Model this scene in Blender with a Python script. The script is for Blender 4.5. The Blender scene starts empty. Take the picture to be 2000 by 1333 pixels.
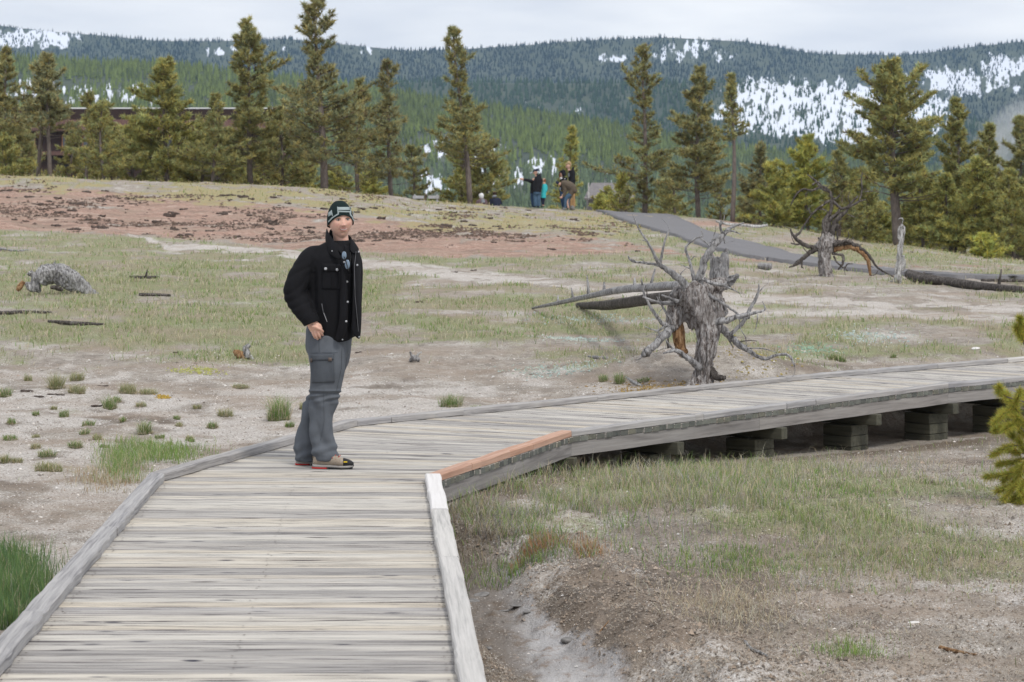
import bpy, math, random
import numpy as np
from mathutils import Vector, Matrix
from mathutils.bvhtree import BVHTree
random.seed(7)
RNG = np.random.default_rng(11)
SC = bpy.context.scene
COL = SC.collection
# ------------------------------------------------------------------ camera
F = 4440.0      # focal length in pixels of the 2000 px wide photograph
CH = 1.71       # eye height above the deck
cam_d = bpy.data.cameras.new('camera')
cam = bpy.data.objects.new('camera', cam_d); COL.objects.link(cam)
cam.location = (0, 0, CH); cam.rotation_euler = (math.pi/2, 0, 0)
cam_d.sensor_width = 36; cam_d.lens = F/2000*36
cam_d.shift_y = -(666.5-410)/2000
cam_d.clip_start = 0.1; cam_d.clip_end = 30000
cam_d.dof.use_dof = True; cam_d.dof.focus_distance = 15.4; cam_d.dof.aperture_fstop = 8.0
SC.camera = cam
# ------------------------------------------------------------------ world and sun (bright overcast)
SUN_EL, SUN_AZ = math.radians(52), math.radians(150)   # azimuth clockwise from +Y
W = bpy.data.worlds.new('World'); SC.world = W; W.use_nodes = True
nt = W.node_tree; nt.nodes.clear()
out = nt.nodes.new('ShaderNodeOutputWorld'); bg = nt.nodes.new('ShaderNodeBackground')
sky = nt.nodes.new('ShaderNodeTexSky'); sky.sky_type = 'NISHITA'; sky.sun_disc = False
sky.sun_elevation = SUN_EL; sky.sun_rotation = SUN_AZ; sky.air_density = 1.2; sky.dust_density = 2.0
sk2 = nt.nodes.new('ShaderNodeVectorMath'); sk2.operation = 'SCALE'; sk2.inputs['Scale'].default_value = 0.10
nt.links.new(sky.outputs[0], sk2.inputs[0])
tc = nt.nodes.new('ShaderNodeTexCoord'); mp = nt.nodes.new('ShaderNodeMapping')
mp.inputs['Scale'].default_value = (1.0, 1.0, 5.0)
no = nt.nodes.new('ShaderNodeTexNoise'); no.inputs['Scale'].default_value = 5.0; no.inputs['Detail'].default_value = 6; no.inputs['Roughness'].default_value = .5
cr = nt.nodes.new('ShaderNodeValToRGB')
cr.color_ramp.elements[0].position = .36; cr.color_ramp.elements[0].color = (.60, .63, .70, 1)
cr.color_ramp.elements[1].position = .62; cr.color_ramp.elements[1].color = (.86, .865, .88, 1)
mx = nt.nodes.new('ShaderNodeMix'); mx.data_type = 'RGBA'; mx.inputs[0].default_value = .93
nt.links.new(tc.outputs['Generated'], mp.inputs[0]); nt.links.new(mp.outputs[0], no.inputs[0]); nt.links.new(no.outputs[0], cr.inputs[0])
nt.links.new(sk2.outputs[0], mx.inputs[6]); nt.links.new(cr.outputs[0], mx.inputs[7])
nt.links.new(mx.outputs[2], bg.inputs[0]); bg.inputs[1].default_value = 1.0
nt.links.new(bg.outputs[0], out.inputs[0])
sd = bpy.data.lights.new('sun', 'SUN'); so = bpy.data.objects.new('sun', sd); COL.objects.link(so)
sd.energy = 1.5; sd.angle = math.radians(10); sd.color = (1, .96, .9)
sdir = Vector((math.sin(SUN_AZ)*math.cos(SUN_EL), math.cos(SUN_AZ)*math.cos(SUN_EL), math.sin(SUN_EL)))
so.rotation_euler = sdir.to_track_quat('Z', 'Y').to_euler(); so.location = (5, -5, 20)
SC.view_settings.view_transform = 'Standard'; SC.view_settings.look = 'None'
SC.view_settings.exposure = 0.36; SC.view_settings.gamma = 1.0; SC.view_settings.use_curve_mapping = False
SC.cycles.volume_bounces = 1; SC.cycles.max_bounces = 6
# ------------------------------------------------------------------ helpers
def P(px, py, Y): return Vector(((px-1000)/F*Y, Y, CH-(py-410)/F*Y))
def tag(o, label=None, cat=None, group=None, kind=None):
    if label: o['label'] = label
    if cat: o['category'] = cat
    if group: o['group'] = group
    if kind: o['kind'] = kind
    return o
def empty(name, loc, label=None, cat=None, group=None):
    o = bpy.data.objects.new(name, None); o.empty_display_size = .1; COL.objects.link(o); o.location = loc
    return tag(o, label, cat, group)
def link(name, me, mat=None, parent=None, smooth=False):
    """links a mesh given in world space; a child keeps its world place"""
    if mat is not None:
        for m in (mat if isinstance(mat, (list, tuple)) else [mat]): me.materials.append(m)
    if smooth: me.polygons.foreach_set('use_smooth', np.ones(len(me.polygons), bool))
    o = bpy.data.objects.new(name, me); COL.objects.link(o)
    if parent is not None:
        o.parent = parent
        q = parent; M = Matrix()
        while q is not None:
            M = Matrix.Translation(q.location) @ M if q.parent is None else Matrix.Translation(q.location) @ M; q = q.parent
        o.location = -M.translation
    return o
def mesh_np(name, V, Fc, attrs=None):
    """Fc: (n,k) array of equal-size faces; attrs: dict name -> (nv,4) colours"""
    V = np.asarray(V, np.float32); Fc = np.asarray(Fc, np.int32)
    me = bpy.data.meshes.new(name); n, k = Fc.shape
    me.vertices.add(len(V)); me.vertices.foreach_set('co', V.ravel())
    me.loops.add(n*k); me.loops.foreach_set('vertex_index', Fc.ravel())
    me.polygons.add(n); me.polygons.foreach_set('loop_start', np.arange(0, n*k, k, dtype=np.int32))
    me.update(calc_edges=True)
    for a, c in (attrs or {}).items():
        at = me.attributes.new(a, 'FLOAT_COLOR', 'POINT'); at.data.foreach_set('color', np.asarray(c, np.float32).ravel())
    return me
class MB:
    def __init__(s): s.v = []; s.f = []
    def add(s, v, f):
        o = len(s.v); s.v += [tuple(p) for p in v]; s.f += [tuple(i+o for i in q) for q in f]; return s
    def box(s, c, d, yaw=0):
        x, y, z = [q/2 for q in d]; ca, sa = math.cos(yaw), math.sin(yaw)
        vs = [(c[0]+a*ca-b*sa, c[1]+a*sa+b*ca, c[2]+e) for e in (-z, z) for a, b in ((-x, -y), (x, -y), (x, y), (-x, y))]
        return s.add(vs, [(3,2,1,0), (4,5,6,7), (0,1,5,4), (1,2,6,5), (2,3,7,6), (3,0,4,7)])
    def prism(s, pts, z0, z1):
        n = len(pts); vs = [(p[0], p[1], z0) for p in pts]+[(p[0], p[1], z1) for p in pts]
        return s.add(vs, [tuple(range(n-1, -1, -1)), tuple(range(n, 2*n))]+[(i, (i+1) % n, n+(i+1) % n, n+i) for i in range(n)])
    def tube(s, path, rad, n=10, jit=0, rx=1.0, seed=0, flute=0):
        path = [Vector(p) for p in path]; N = len(path); up = Vector((0, 0, 1)); r0 = random.Random(seed)
        T = [(path[min(i+1, N-1)]-path[max(i-1, 0)]).normalized() for i in range(N)]
        u = T[0].orthogonal().normalized(); rings = []
        ph = [r0.uniform(0, 6.28) for _ in range(4)]
        for i in range(N):
            u = (u-T[i]*u.dot(T[i])).normalized(); w = T[i].cross(u)
            ring = []
            for k in range(n):
                a = 2*math.pi*k/n
                r = rad[i]*(1+jit*r0.uniform(-1, 1)+flute*(math.sin(3*a+ph[0]+i*.15)+.6*math.sin(5*a+ph[1]-i*.2)+.4*math.sin(8*a+ph[2])))
                ring.append(path[i]+u*math.cos(a)*r+w*math.sin(a)*r)
            rings.append(ring)
        vs = [p for r in rings for p in r]; fs = [(i*n+k, i*n+(k+1) % n, (i+1)*n+(k+1) % n, (i+1)*n+k) for i in range(N-1) for k in range(n)]
        fs += [tuple(range(n-1, -1, -1)), tuple((N-1)*n+k for k in range(n))]
        return s.add(vs, fs)
    def loft(s, rings):   # rings: lists of points of equal length
        n = len(rings[0]); N = len(rings)
        vs = [p for r in rings for p in r]; fs = [(i*n+k, i*n+(k+1) % n, (i+1)*n+(k+1) % n, (i+1)*n+k) for i in range(N-1) for k in range(n)]
        fs += [tuple(range(n-1, -1, -1)), tuple((N-1)*n+k for k in range(n))]
        return s.add(vs, fs)
    def ball(s, c, r, nu=12, nv=8):
        if not isinstance(r, (tuple, list)): r = (r, r, r)
        rings = []
        for j in range(1, nv):
            t = math.pi*j/nv
            rings.append([(c[0]+r[0]*math.sin(t)*math.cos(2*math.pi*k/nu), c[1]+r[1]*math.sin(t)*math.sin(2*math.pi*k/nu), c[2]-r[2]*math.cos(t)) for k in range(nu)])
        return s.loft(rings)
    def mesh(s, name='m'):
        me = bpy.data.meshes.new(name); me.from_pydata(s.v, [], s.f); me.update(); return me
    def build(s, name, mat, parent=None, smooth=False): return link(name, s.mesh(name), mat, parent, smooth)
def spline(pts, m=6):
    """Catmull-Rom through points of any dimension"""
    p = np.array(pts, float)
    if len(p) < 3: m = max(m, 3)
    q = np.vstack([2*p[0]-p[1], p, 2*p[-1]-p[-2]]); o = []
    for i in range(1, len(q)-2):
        for t in np.linspace(0, 1, m, endpoint=False):
            a, b, c, d = q[i-1], q[i], q[i+1], q[i+2]
            o.append(.5*((2*b)+(-a+c)*t+(2*a-5*b+4*c-d)*t*t+(-a+3*b-3*c+d)*t**3))
    o.append(q[-2]); return np.array(o)
def remesh(mb, vox, smooth=0, it=1.0):
    me = mb.mesh('tmp'); o = bpy.data.objects.new('tmp', me); COL.objects.link(o)
    r = o.modifiers.new('r', 'REMESH'); r.mode = 'VOXEL'; r.voxel_size = vox; r.adaptivity = 0
    if smooth:
        c = o.modifiers.new('s', 'SMOOTH'); c.iterations = smooth; c.factor = .5*it
    dg = bpy.context.evaluated_depsgraph_get(); dg.update()
    m2 = bpy.data.meshes.new_from_object(o.evaluated_get(dg)); bpy.data.objects.remove(o); bpy.data.meshes.remove(me)
    return m2
def get_co(me):
    a = np.zeros(len(me.vertices)*3, np.float32); me.vertices.foreach_get('co', a); return a.reshape(-1, 3).astype(float)
def get_no(me):
    a = np.zeros(len(me.vertices)*3, np.float32); me.vertices.foreach_get('normal', a); return a.reshape(-1, 3).astype(float)
def set_co(me, c): me.vertices.foreach_set('co', np.asarray(c, np.float32).ravel()); me.update()
# ---- numpy noise
def _h(ix, iy, iz, s):
    n = (ix*374761393+iy*668265263+iz*2147483647+s*1274126177).astype(np.int64) & 0x7fffffff
    n = ((n ^ (n >> 13))*1274126177) & 0x7fffffff
    return ((n ^ (n >> 16)) & 0xffff)/65535.0
def noise3(x, y, z=0.0, s=0):
    x, y, z = np.broadcast_arrays(np.asarray(x, float), np.asarray(y, float), np.asarray(z, float))
    ix, iy, iz = np.floor(x).astype(np.int64), np.floor(y).astype(np.int64), np.floor(z).astype(np.int64)
    fx, fy, fz = x-ix, y-iy, z-iz
    fx, fy, fz = [t*t*(3-2*t) for t in (fx, fy, fz)]
    r = 0
    for a in (0, 1):
        for b in (0, 1):
            for c in (0, 1):
                w = (fx if a else 1-fx)*(fy if b else 1-fy)*(fz if c else 1-fz)
                r = r+w*_h(ix+a, iy+b, iz+c, s)
    return r*2-1
def fbm(x, y, z=0.0, o=4, s=0):
    r = 0; a = 1; t = 0
    for k in range(o):
        r = r+a*noise3(np.asarray(x)*2**k, np.asarray(y)*2**k, np.asarray(z)*2**k, s+k*17); t += a; a *= .5
    return r/t
def sstep(a, b, x):
    t = np.clip((np.asarray(x, float)-a)/(b-a), 0, 1); return t*t*(3-2*t)
# ------------------------------------------------------------------ materials
def newmat(name):
    m = bpy.data.materials.new(name); m.use_nodes = True; t = m.node_tree
    b = t.nodes['Principled BSDF']; return m, t, b
def N(t, typ, **kw):
    n = t.nodes.new('ShaderNode'+typ)
    for k, v in kw.items():
        if k in ('operation', 'data_type', 'blend_type', 'attribute_name', 'attribute_type', 'feature', 'noise_dimensions', 'vector_type'): setattr(n, k, v)
        else: n.inputs[k.replace('_', ' ')].default_value = v
    return n
def ramp(t, src, stops):
    r = t.nodes.new('ShaderNodeValToRGB'); e = r.color_ramp.elements
    while len(e) < len(stops): e.new(.5)
    for q, (p, c) in zip(e, stops): q.position = p; q.color = (*(c if hasattr(c, '__len__') else (c, c, c)), 1)
    t.links.new(src, r.inputs[0]); return r.outputs[0]
def mixc(t, f, a, b, mode='MIX'):
    m = t.nodes.new('ShaderNodeMix'); m.data_type = 'RGBA'; m.blend_type = mode
    for s, v in ((m.inputs[0], f), (m.inputs[6], a), (m.inputs[7], b)):
        if hasattr(v, 'is_linked') or isinstance(v, bpy.types.NodeSocket): t.links.new(v, s)
        elif hasattr(v, '__len__'): s.default_value = (*v[:3], 1)
        else: s.default_value = v if s == m.inputs[0] else (v, v, v, 1)
    return m.outputs[2]
def noise_n(t, vec, scale, detail=4, rough=.55, dist=0):
    n = t.nodes.new('ShaderNodeTexNoise'); n.inputs['Scale'].default_value = scale; n.inputs['Detail'].default_value = detail
    n.inputs['Roughness'].default_value = rough; n.inputs['Distortion'].default_value = dist
    if vec is not None: t.links.new(vec, n.inputs['Vector'])
    return n.outputs[0]
def coords(t, kind='Object', scale=(1, 1, 1), rnd=False, rot=(0, 0, 0)):
    c = t.nodes.new('ShaderNodeTexCoord'); m = t.nodes.new('ShaderNodeMapping'); m.inputs['Scale'].default_value = scale; m.inputs['Rotation'].default_value = rot
    t.links.new(c.outputs[kind], m.inputs[0])
    if rnd:
        i = t.nodes.new('ShaderNodeObjectInfo'); v = t.nodes.new('ShaderNodeVectorMath'); v.operation = 'SCALE'; v.inputs[0].default_value = (37, 91, 53)
        t.links.new(i.outputs['Random'], v.inputs['Scale']); t.links.new(v.outputs[0], m.inputs['Location'])
    return m.outputs[0]
def bump(t, b, h, strength=.3, dist=.01):
    n = t.nodes.new('ShaderNodeBump'); n.inputs['Strength'].default_value = strength; n.inputs['Distance'].default_value = dist
    t.links.new(h, n.inputs['Height']); t.links.new(n.outputs[0], b.inputs['Normal'])
def simple(name, c1, c2=None, scale=8, rough=.8, st=(1, 1, 1), bmp=.2, bd=.005, detail=5, spec=.3):
    m, t, b = newmat(name); c2 = c2 or tuple(x*.7 for x in c1)
    v = coords(t, 'Object', st); n = noise_n(t, v, scale, detail)
    t.links.new(ramp(t, n, [(.35, c2), (.65, c1)]), b.inputs['Base Color'])
    b.inputs['Roughness'].default_value = rough; b.inputs['Specular IOR Level'].default_value = spec
    if bmp: bump(t, b, n, bmp, bd)
    return m
def attr_mat(name, attr='col', rough=.85, spec=.2, trans=0, var=.25, vs=30):
    m, t, b = newmat(name); a = N(t, 'Attribute', attribute_name=attr)
    n = noise_n(t, coords(t), vs, 2)
    k = ramp(t, n, [(.3, 1-var), (.7, 1+var*.5 if var < .5 else 1)])
    t.links.new(mixc(t, 1.0, a.outputs[0], k, 'MULTIPLY'), b.inputs['Base Color'])
    b.inputs['Roughness'].default_value = rough; b.inputs['Specular IOR Level'].default_value = spec
    if trans:
        b.inputs['Transmission Weight'].default_value = 0
        tr = t.nodes.new('ShaderNodeBsdfTranslucent'); ms = t.nodes.new('ShaderNodeMixShader'); ms.inputs[0].default_value = trans
        t.links.new(a.outputs[0], tr.inputs[0]); t.links.new(b.outputs[0], ms.inputs[1]); t.links.new(tr.outputs[0], ms.inputs[2])
        t.links.new(ms.outputs[0], t.nodes['Material Output'].inputs[0])
    return m
def wood(name, stops, knots=True, rnd=True, st=(1.6, 55, 55), bmp=.5, tint=.25, moss=None, bd=.004):
    """weathered wood, grain along local X"""
    m, t, b = newmat(name)
    v = coords(t, 'Object', st, rnd); g = noise_n(t, v, 1.0, 7, .65, .4)
    v2 = coords(t, 'Object', (st[0]*.6, st[1]*.25, st[2]*.25), rnd); g2 = noise_n(t, v2, 1.0, 3, .5, .2)
    c = ramp(t, g, stops)
    c = mixc(t, ramp(t, g2, [(.35, 0), (.7, .55)]), c, stops[-1][1])
    i = t.nodes.new('ShaderNodeObjectInfo')
    c = mixc(t, tint, c, ramp(t, i.outputs['Random'], [(0, (.50, .49, .50)), (.25, (.82, .80, .79)), (.5, (1, .98, .94)), (.75, (.98, .90, .78)), (1, (.66, .66, .70))]), 'MULTIPLY')
    if knots:
        v3 = coords(t, 'Object', (7, 26, 26), rnd); vo = t.nodes.new('ShaderNodeTexVoronoi'); vo.inputs['Scale'].default_value = .55; t.links.new(v3, vo.inputs['Vector'])
        k = ramp(t, vo.outputs['Distance'], [(.09, 1), (.22, 0)])
        k2 = ramp(t, noise_n(t, v3, .35, 2), [(.52, 0), (.58, 1)])
        c = mixc(t, mixc(t, 1.0, k, k2, 'MULTIPLY'), c, (.06, .06, .075))
        ck = ramp(t, noise_n(t, coords(t, 'Object', (2.2, 90, 90), rnd), 1, 3, .4), [(.335, 1), (.385, 0)])
        c = mixc(t, ck, c, (.09, .08, .08))
    if moss:
        c = mixc(t, ramp(t, noise_n(t, coords(t), 6, 4), [(.45, 0), (.6, .8)]), c, moss)
    t.links.new(c, b.inputs['Base Color']); b.inputs['Roughness'].default_value = .85; b.inputs['Specular IOR Level'].default_value = .2
    bump(t, b, g, bmp, bd); return m
# ------------------------------------------------------------------ terrain function
TC = np.array([-800, 0, 400, 640, 900, 1045, 1180, 1300, 1500, 1750, 2000, 2800], float)
TR = np.array([45, 55, 65, 75, 85, 90, 96, 103], float)
TY = np.array([
 [520,482,448,398,352,336,340,346], [520,482,452,405,360,344,347,352], [520,484,456,416,376,358,360,364], [520,485,458,424,388,372,372,375],
 [520,486,462,440,421,410,402,398], [520,486,465,448,432,424,415,407], [520,488,468,452,438,430,422,414], [520,492,472,458,445,437,429,421],
 [525,500,484,472,460,454,447,441], [530,515,505,497,490,487,483,480], [535,528,522,518,514,513,512,511], [538,533,528,524,521,520,519,518]], float)
TZ = CH-(TY-410)/F*TR[None, :]
ER = np.array([(-.05, 7.4), (-.45, 14.3), (.451, 17.11), (4.18, 21.77), (8.0, 25.4)])      # outer edge of the deck, right side
EL = np.array([(-1.92, 7.4), (-2.29, 14.33), (-1.309, 17.99), (2.95, 23.0), (6.75, 26.7)])   # left side
def sd_line(X, Y, pts):
    """signed distance to a polyline, positive on its right side"""
    best = np.full(np.shape(X), 1e9); sg = np.zeros(np.shape(X))
    ext = np.vstack([pts[0]-(pts[1]-pts[0])*3, pts, pts[-1]+(pts[-1]-pts[-2])*6])
    for a, b in zip(ext[:-1], ext[1:]):
        d = b-a; L = d@d; t = np.clip(((X-a[0])*d[0]+(Y-a[1])*d[1])/L, 0, 1)
        dx, dy = X-(a[0]+t*d[0]), Y-(a[1]+t*d[1]); q = np.hypot(dx, dy); cr_ = d[1]*dx-d[0]*dy
        m = q < best; best = np.where(m, q, best); sg = np.where(m, np.sign(cr_), sg)
    return best*sg
GULLY = np.array([(.95, 6.0), (.55, 9.4), (.22, 10.5), (-.15, 11.9), (-.3, 13.2)])
def gully_d(X, Y):
    return np.abs(sd_line(X, Y, GULLY))+np.where(Y > 13.2, (Y-13.2)*2, 0)
def zg(X, Y, fine=True):
    X = np.asarray(X, float); Y = np.asarray(Y, float); X, Y = np.broadcast_arrays(X, Y)
    px = 1000+F*X/np.maximum(Y, .5)
    near = np.interp(Y, [0, 10, 15, 20, 22.5, 26, 30, 36, 45], [-.10, -.10, -.08, -.06, -.03, .10, .25, .42, CH-(520-410)/F*45])
    # table part
    pc = np.clip(px, TC[0], TC[-1]); i = np.clip(np.searchsorted(TC, pc)-1, 0, len(TC)-2); fx = (pc-TC[i])/(TC[i+1]-TC[i]); fx = fx*fx*(3-2*fx)*.5+fx*.5
    yr = np.clip(Y, 45, 103); j = np.clip(np.searchsorted(TR, yr)-1, 0, len(TR)-2); fy = (yr-TR[j])/(TR[j+1]-TR[j])
    tab = (TZ[i, j]*(1-fx)+TZ[i+1, j]*fx)*(1-fy)+(TZ[i, j+1]*(1-fx)+TZ[i+1, j+1]*fx)*fy
    t45 = TZ[i, 0]*(1-fx)+TZ[i+1, 0]*fx
    near = near+(t45-np.interp(45, [45], [CH-110/F*45]))*sstep(30, 45, Y)
    z = np.where(Y < 45, near, tab)
    far = np.interp(Y, [103, 106, 130, 200, 400, 1200], [0, -.05, -1.6, -5, -9, -12])
    z = np.where(Y > 103, np.where(Y > 200, np.interp(Y, [200, 400], [1, 0])*tab+far, tab+far), z)
    z = z+.23*np.exp(-((X-2.05)/1.0)**2-((Y-23.95)/.85)**2)
    s = sd_line(X, Y, ER)
    low = np.interp(Y, [8, 12.5, 14.5, 16, 18.6, 21, 26], [-.36, -.30, -.17, -.19, -.37, -.50, -.55])
    w = sstep(-1.78, -1.15, s)*np.interp(Y, [24, 34], [1, 0])
    z = z*(1-w)+low*w
    if fine:
        amp = np.interp(Y, [5, 20, 60, 110, 400], [.035, .05, .12, .12, 0])
        z = z+amp*fbm(X*.8, Y*.45, 0, 3, 3)*np.interp(np.abs(s), [0, 1.5], [.4, 1])
        g = gully_d(X, Y); z = z-.13*(1-sstep(.14, .42, g+.10*fbm(X*4, Y*4, 0, 2, 9)))*w
        bank = np.exp(-((g-.62)/.22)**2)*w
        z = z+.07*bank*(1+fbm(X*5, Y*5, 0, 3, 5))
        rough = np.where(s > 0, np.interp(Y, [6, 12, 20, 30], [.042, .036, .018, .008]), np.interp(Y, [6, 20, 60, 110], [.010, .014, .03, .03]))
        z = z+rough*fbm(X*11, Y*9, 0, 3, 21)
    sl = sd_line(X, Y, EL); cap = -.075+np.maximum(0, -sl-.08)*.4+np.maximum(0, s)*.4
    z = np.where(Y < 30, np.minimum(z, cap), z)
    return z
def proj(X, Y, Z): return 1000+F*X/Y, 410+(CH-Z)/Y*F
def hit(px, py, y0=8.0, y1=140.0):
    Ys = np.exp(np.linspace(math.log(y0), math.log(y1), 900)); Xs = (px-1000)/F*Ys
    zr = CH-(py-410)/F*Ys; zt = zg(Xs, Ys); k = np.where(zt >= zr)[0]
    if len(k) == 0: i = int(np.argmin(np.abs(zr-zt)[300:]))+300
    else: i = k[0]
    return Vector((Xs[i], Ys[i], float(zt[i])))
def gz(x, y): return float(zg(np.array([x]), np.array([y]))[0])
# path outline in the photograph, put down on the terrain
PATH_A = [(1168,411),(1210,429),(1282,452),(1360,478),(1423,496),(1500,510),(1600,523),(1700,534),(1800,541),(1900,546),(2060,549),(2300,552)]
PATH_B = [(1300,415),(1335,433),(1375,451),(1450,473),(1530,495),(1600,510),(1700,526),(1800,536),(1900,542),(2060,546),(2300,549)]
def poly_y(pts, x): return np.interp(x, [p[0] for p in pts], [p[1] for p in pts])
# ------------------------------------------------------------------ zones
def blob(px, py, cx, cy, rx, ry, n=0): return np.exp(-(((px-cx)/rx)**2+((py-cy)/ry)**2))
def zones(X, Y, Z):
    """weights: grass, sinter, red, yellow, brown soil, path verge, lichen, dark"""
    px, py = proj(X, np.maximum(Y, 1), Z)
    n1 = fbm(X*.35, Y*.22, 0, 4, 31); n2 = fbm(X*1.3, Y*.8, 0, 4, 41); n3 = fbm(X*4.5, Y*3.2, 0, 3, 51)
    s = sd_line(X, Y, ER); right = (s > 0)&(Y < 30)
    far = sstep(26, 34, Y)
    # grass
    g = .52+.95*n2+.35*n1+.35*n3
    g = g+.35*blob(px, py, 300, 560, 500, 60)+.30*blob(px, py, 250, 470, 600, 22)+.3*blob(px, py, 850, 500, 900, 14)+.35*blob(px, py, 1700, 470, 420, 45)
    g = g+.25*blob(px, py, 1700, 640, 300, 25)+.2*blob(px, py, 500, 690, 320, 30)+.2*blob(px, py, 1200, 620, 300, 30)
    g = g-.75*sstep(690, 760, py+30*n2)*(1-right)-.55*blob(px, py, 700, 760, 400, 60)
    si = .30+.7*n3+.6*fbm(X*1.9, Y*.9, 0, 3, 47); si = si+.45*sstep(700, 800, py)*(1-right)*(1-sstep(900, 1400, px))
    strk = poly_y([(0, 452), (250, 455), (330, 482), (560, 494), (800, 525), (1050, 553), (1250, 572), (1450, 585), (1750, 592), (2000, 604), (2400, 615)], px)
    band = np.exp(-((py+9*n2-strk)/np.clip(np.where(px < 320, 3, 8+9*n1), 2, 20))**2)*(px > 200)*np.clip(.85+.9*n3+.7*n2, 0, 1)*np.interp(px, [1200, 1500], [1, .8])
    band2 = np.exp(-((py+6*n2-(strk+22))/9)**2)*sstep(1300, 1500, px)*.8
    si = si+1.5*band+.9*band2; g = g-1.3*band-.5*band2
    # red slope
    top = poly_y([(-400, 350), (0, 362), (200, 372), (330, 385), (560, 398), (700, 418), (850, 442), (1000, 452), (1150, 462), (1250, 480), (1450, 505), (1700, 520), (2400, 530)], px)
    bot = poly_y([(-400, 442), (0, 448), (300, 462), (560, 486), (700, 492), (900, 505), (1100, 500), (1250, 492), (1450, 512), (1700, 522), (2400, 530)], px)
    r = sstep(-5, 5, py-top+14*n2)*sstep(-4, 5, bot-py+5*n2)*np.clip(1.05+.9*n2+.6*n1-.35*(px > 900), .15, 1)
    r = np.maximum(r, .7*blob(px, py, 1400, 437, 130, 9)+.5*blob(px, py, 1600, 470, 160, 14))
    ye = sstep(.0, .5, .2+n2+.4*n1)*sstep(-6, 6, top-py+14)*sstep(60, 75, Y)*(1-sstep(1150, 1350, px))+.8*blob(px, py, 1020, 440, 190, 12)+.5*blob(px, py, 480, 378, 240, 7)
    ye = ye*sstep(58, 66, Y)
    br = .35+.6*n2-.4*n3
    # right foreground
    gl = gully_d(X, Y)
    inb = right.astype(float)
    gfr = .25+.9*fbm(X*1.1, Y*.9, 0, 4, 61)+.5*np.exp(-((py-(955+.02*(px-1000)))/55)**2)+.45*blob(px, py, 1800, 1080, 300, 55)+.25*blob(px, py, 1250, 1040, 260, 45)-.9*blob(px, py, 1100, 1230, 190, 110)-.4*sstep(1120, 1300, py)-.5*blob(px, py, 1800, 900, 250, 40)
    gfr = gfr-1.5*(1-sstep(.2, .5, gl))
    g = np.where(right, gfr, g)
    si = np.where(right, .30+.7*n3+.6*fbm(X*.9, Y*.7, 0, 3, 71)+.5*sstep(1050, 1330, py)*sstep(1150, 1500, px), si)
    mud = (1-sstep(.17, .36, gl+.12*n3))*inb
    br = np.where(right, .55+.5*n2+.7*blob(px, py, 1180, 1190, 260, 90), br)
    litter = inb*sstep(.55, .0, s-.1)   # dry straw along the boards
    under = inb*0
    return [np.clip(q, 0, 1) for q in (g*(1-r)*(1-mud), si*(1-r*.7), r, ye, br, mud, np.clip(.1+n1+n2, 0, 1)*.0+litter, np.clip(.3+1.2*n3+n2, 0, 1))]
def ground_mesh():
    u = np.concatenate([np.linspace(-1.4, -.30, 12, endpoint=False), np.linspace(-.30, -.245, 16, endpoint=False), np.linspace(-.245, .245, 470), np.linspace(.26, .30, 12), np.linspace(.4, 1.4, 11)])
    lr = np.exp(np.arange(math.log(7.6), math.log(112), .0062))
    Yr = np.concatenate([[.5, 2, 4, 5.5, 6.5, 7.1], lr, np.exp(np.linspace(math.log(113), math.log(9000), 40))])
    UU, YY = np.meshgrid(u, Yr); XX = UU*YY
    ZZ = zg(XX, YY)
    z = zones(XX, YY, ZZ); nr, nc = UU.shape
    V = np.stack([XX, YY, ZZ], -1).reshape(-1, 3)
    idx = np.arange(nr*nc).reshape(nr, nc)
    Fc = np.stack([idx[:-1, :-1], idx[:-1, 1:], idx[1:, 1:], idx[1:, :-1]], -1).reshape(-1, 4)
    A = np.stack([z[0], z[1], z[2], z[3]], -1).reshape(-1, 4); B = np.stack([z[4], z[5], z[6], z[7]], -1).reshape(-1, 4)
    return mesh_np('ground', V, Fc, {'za': A, 'zb': B})
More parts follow.
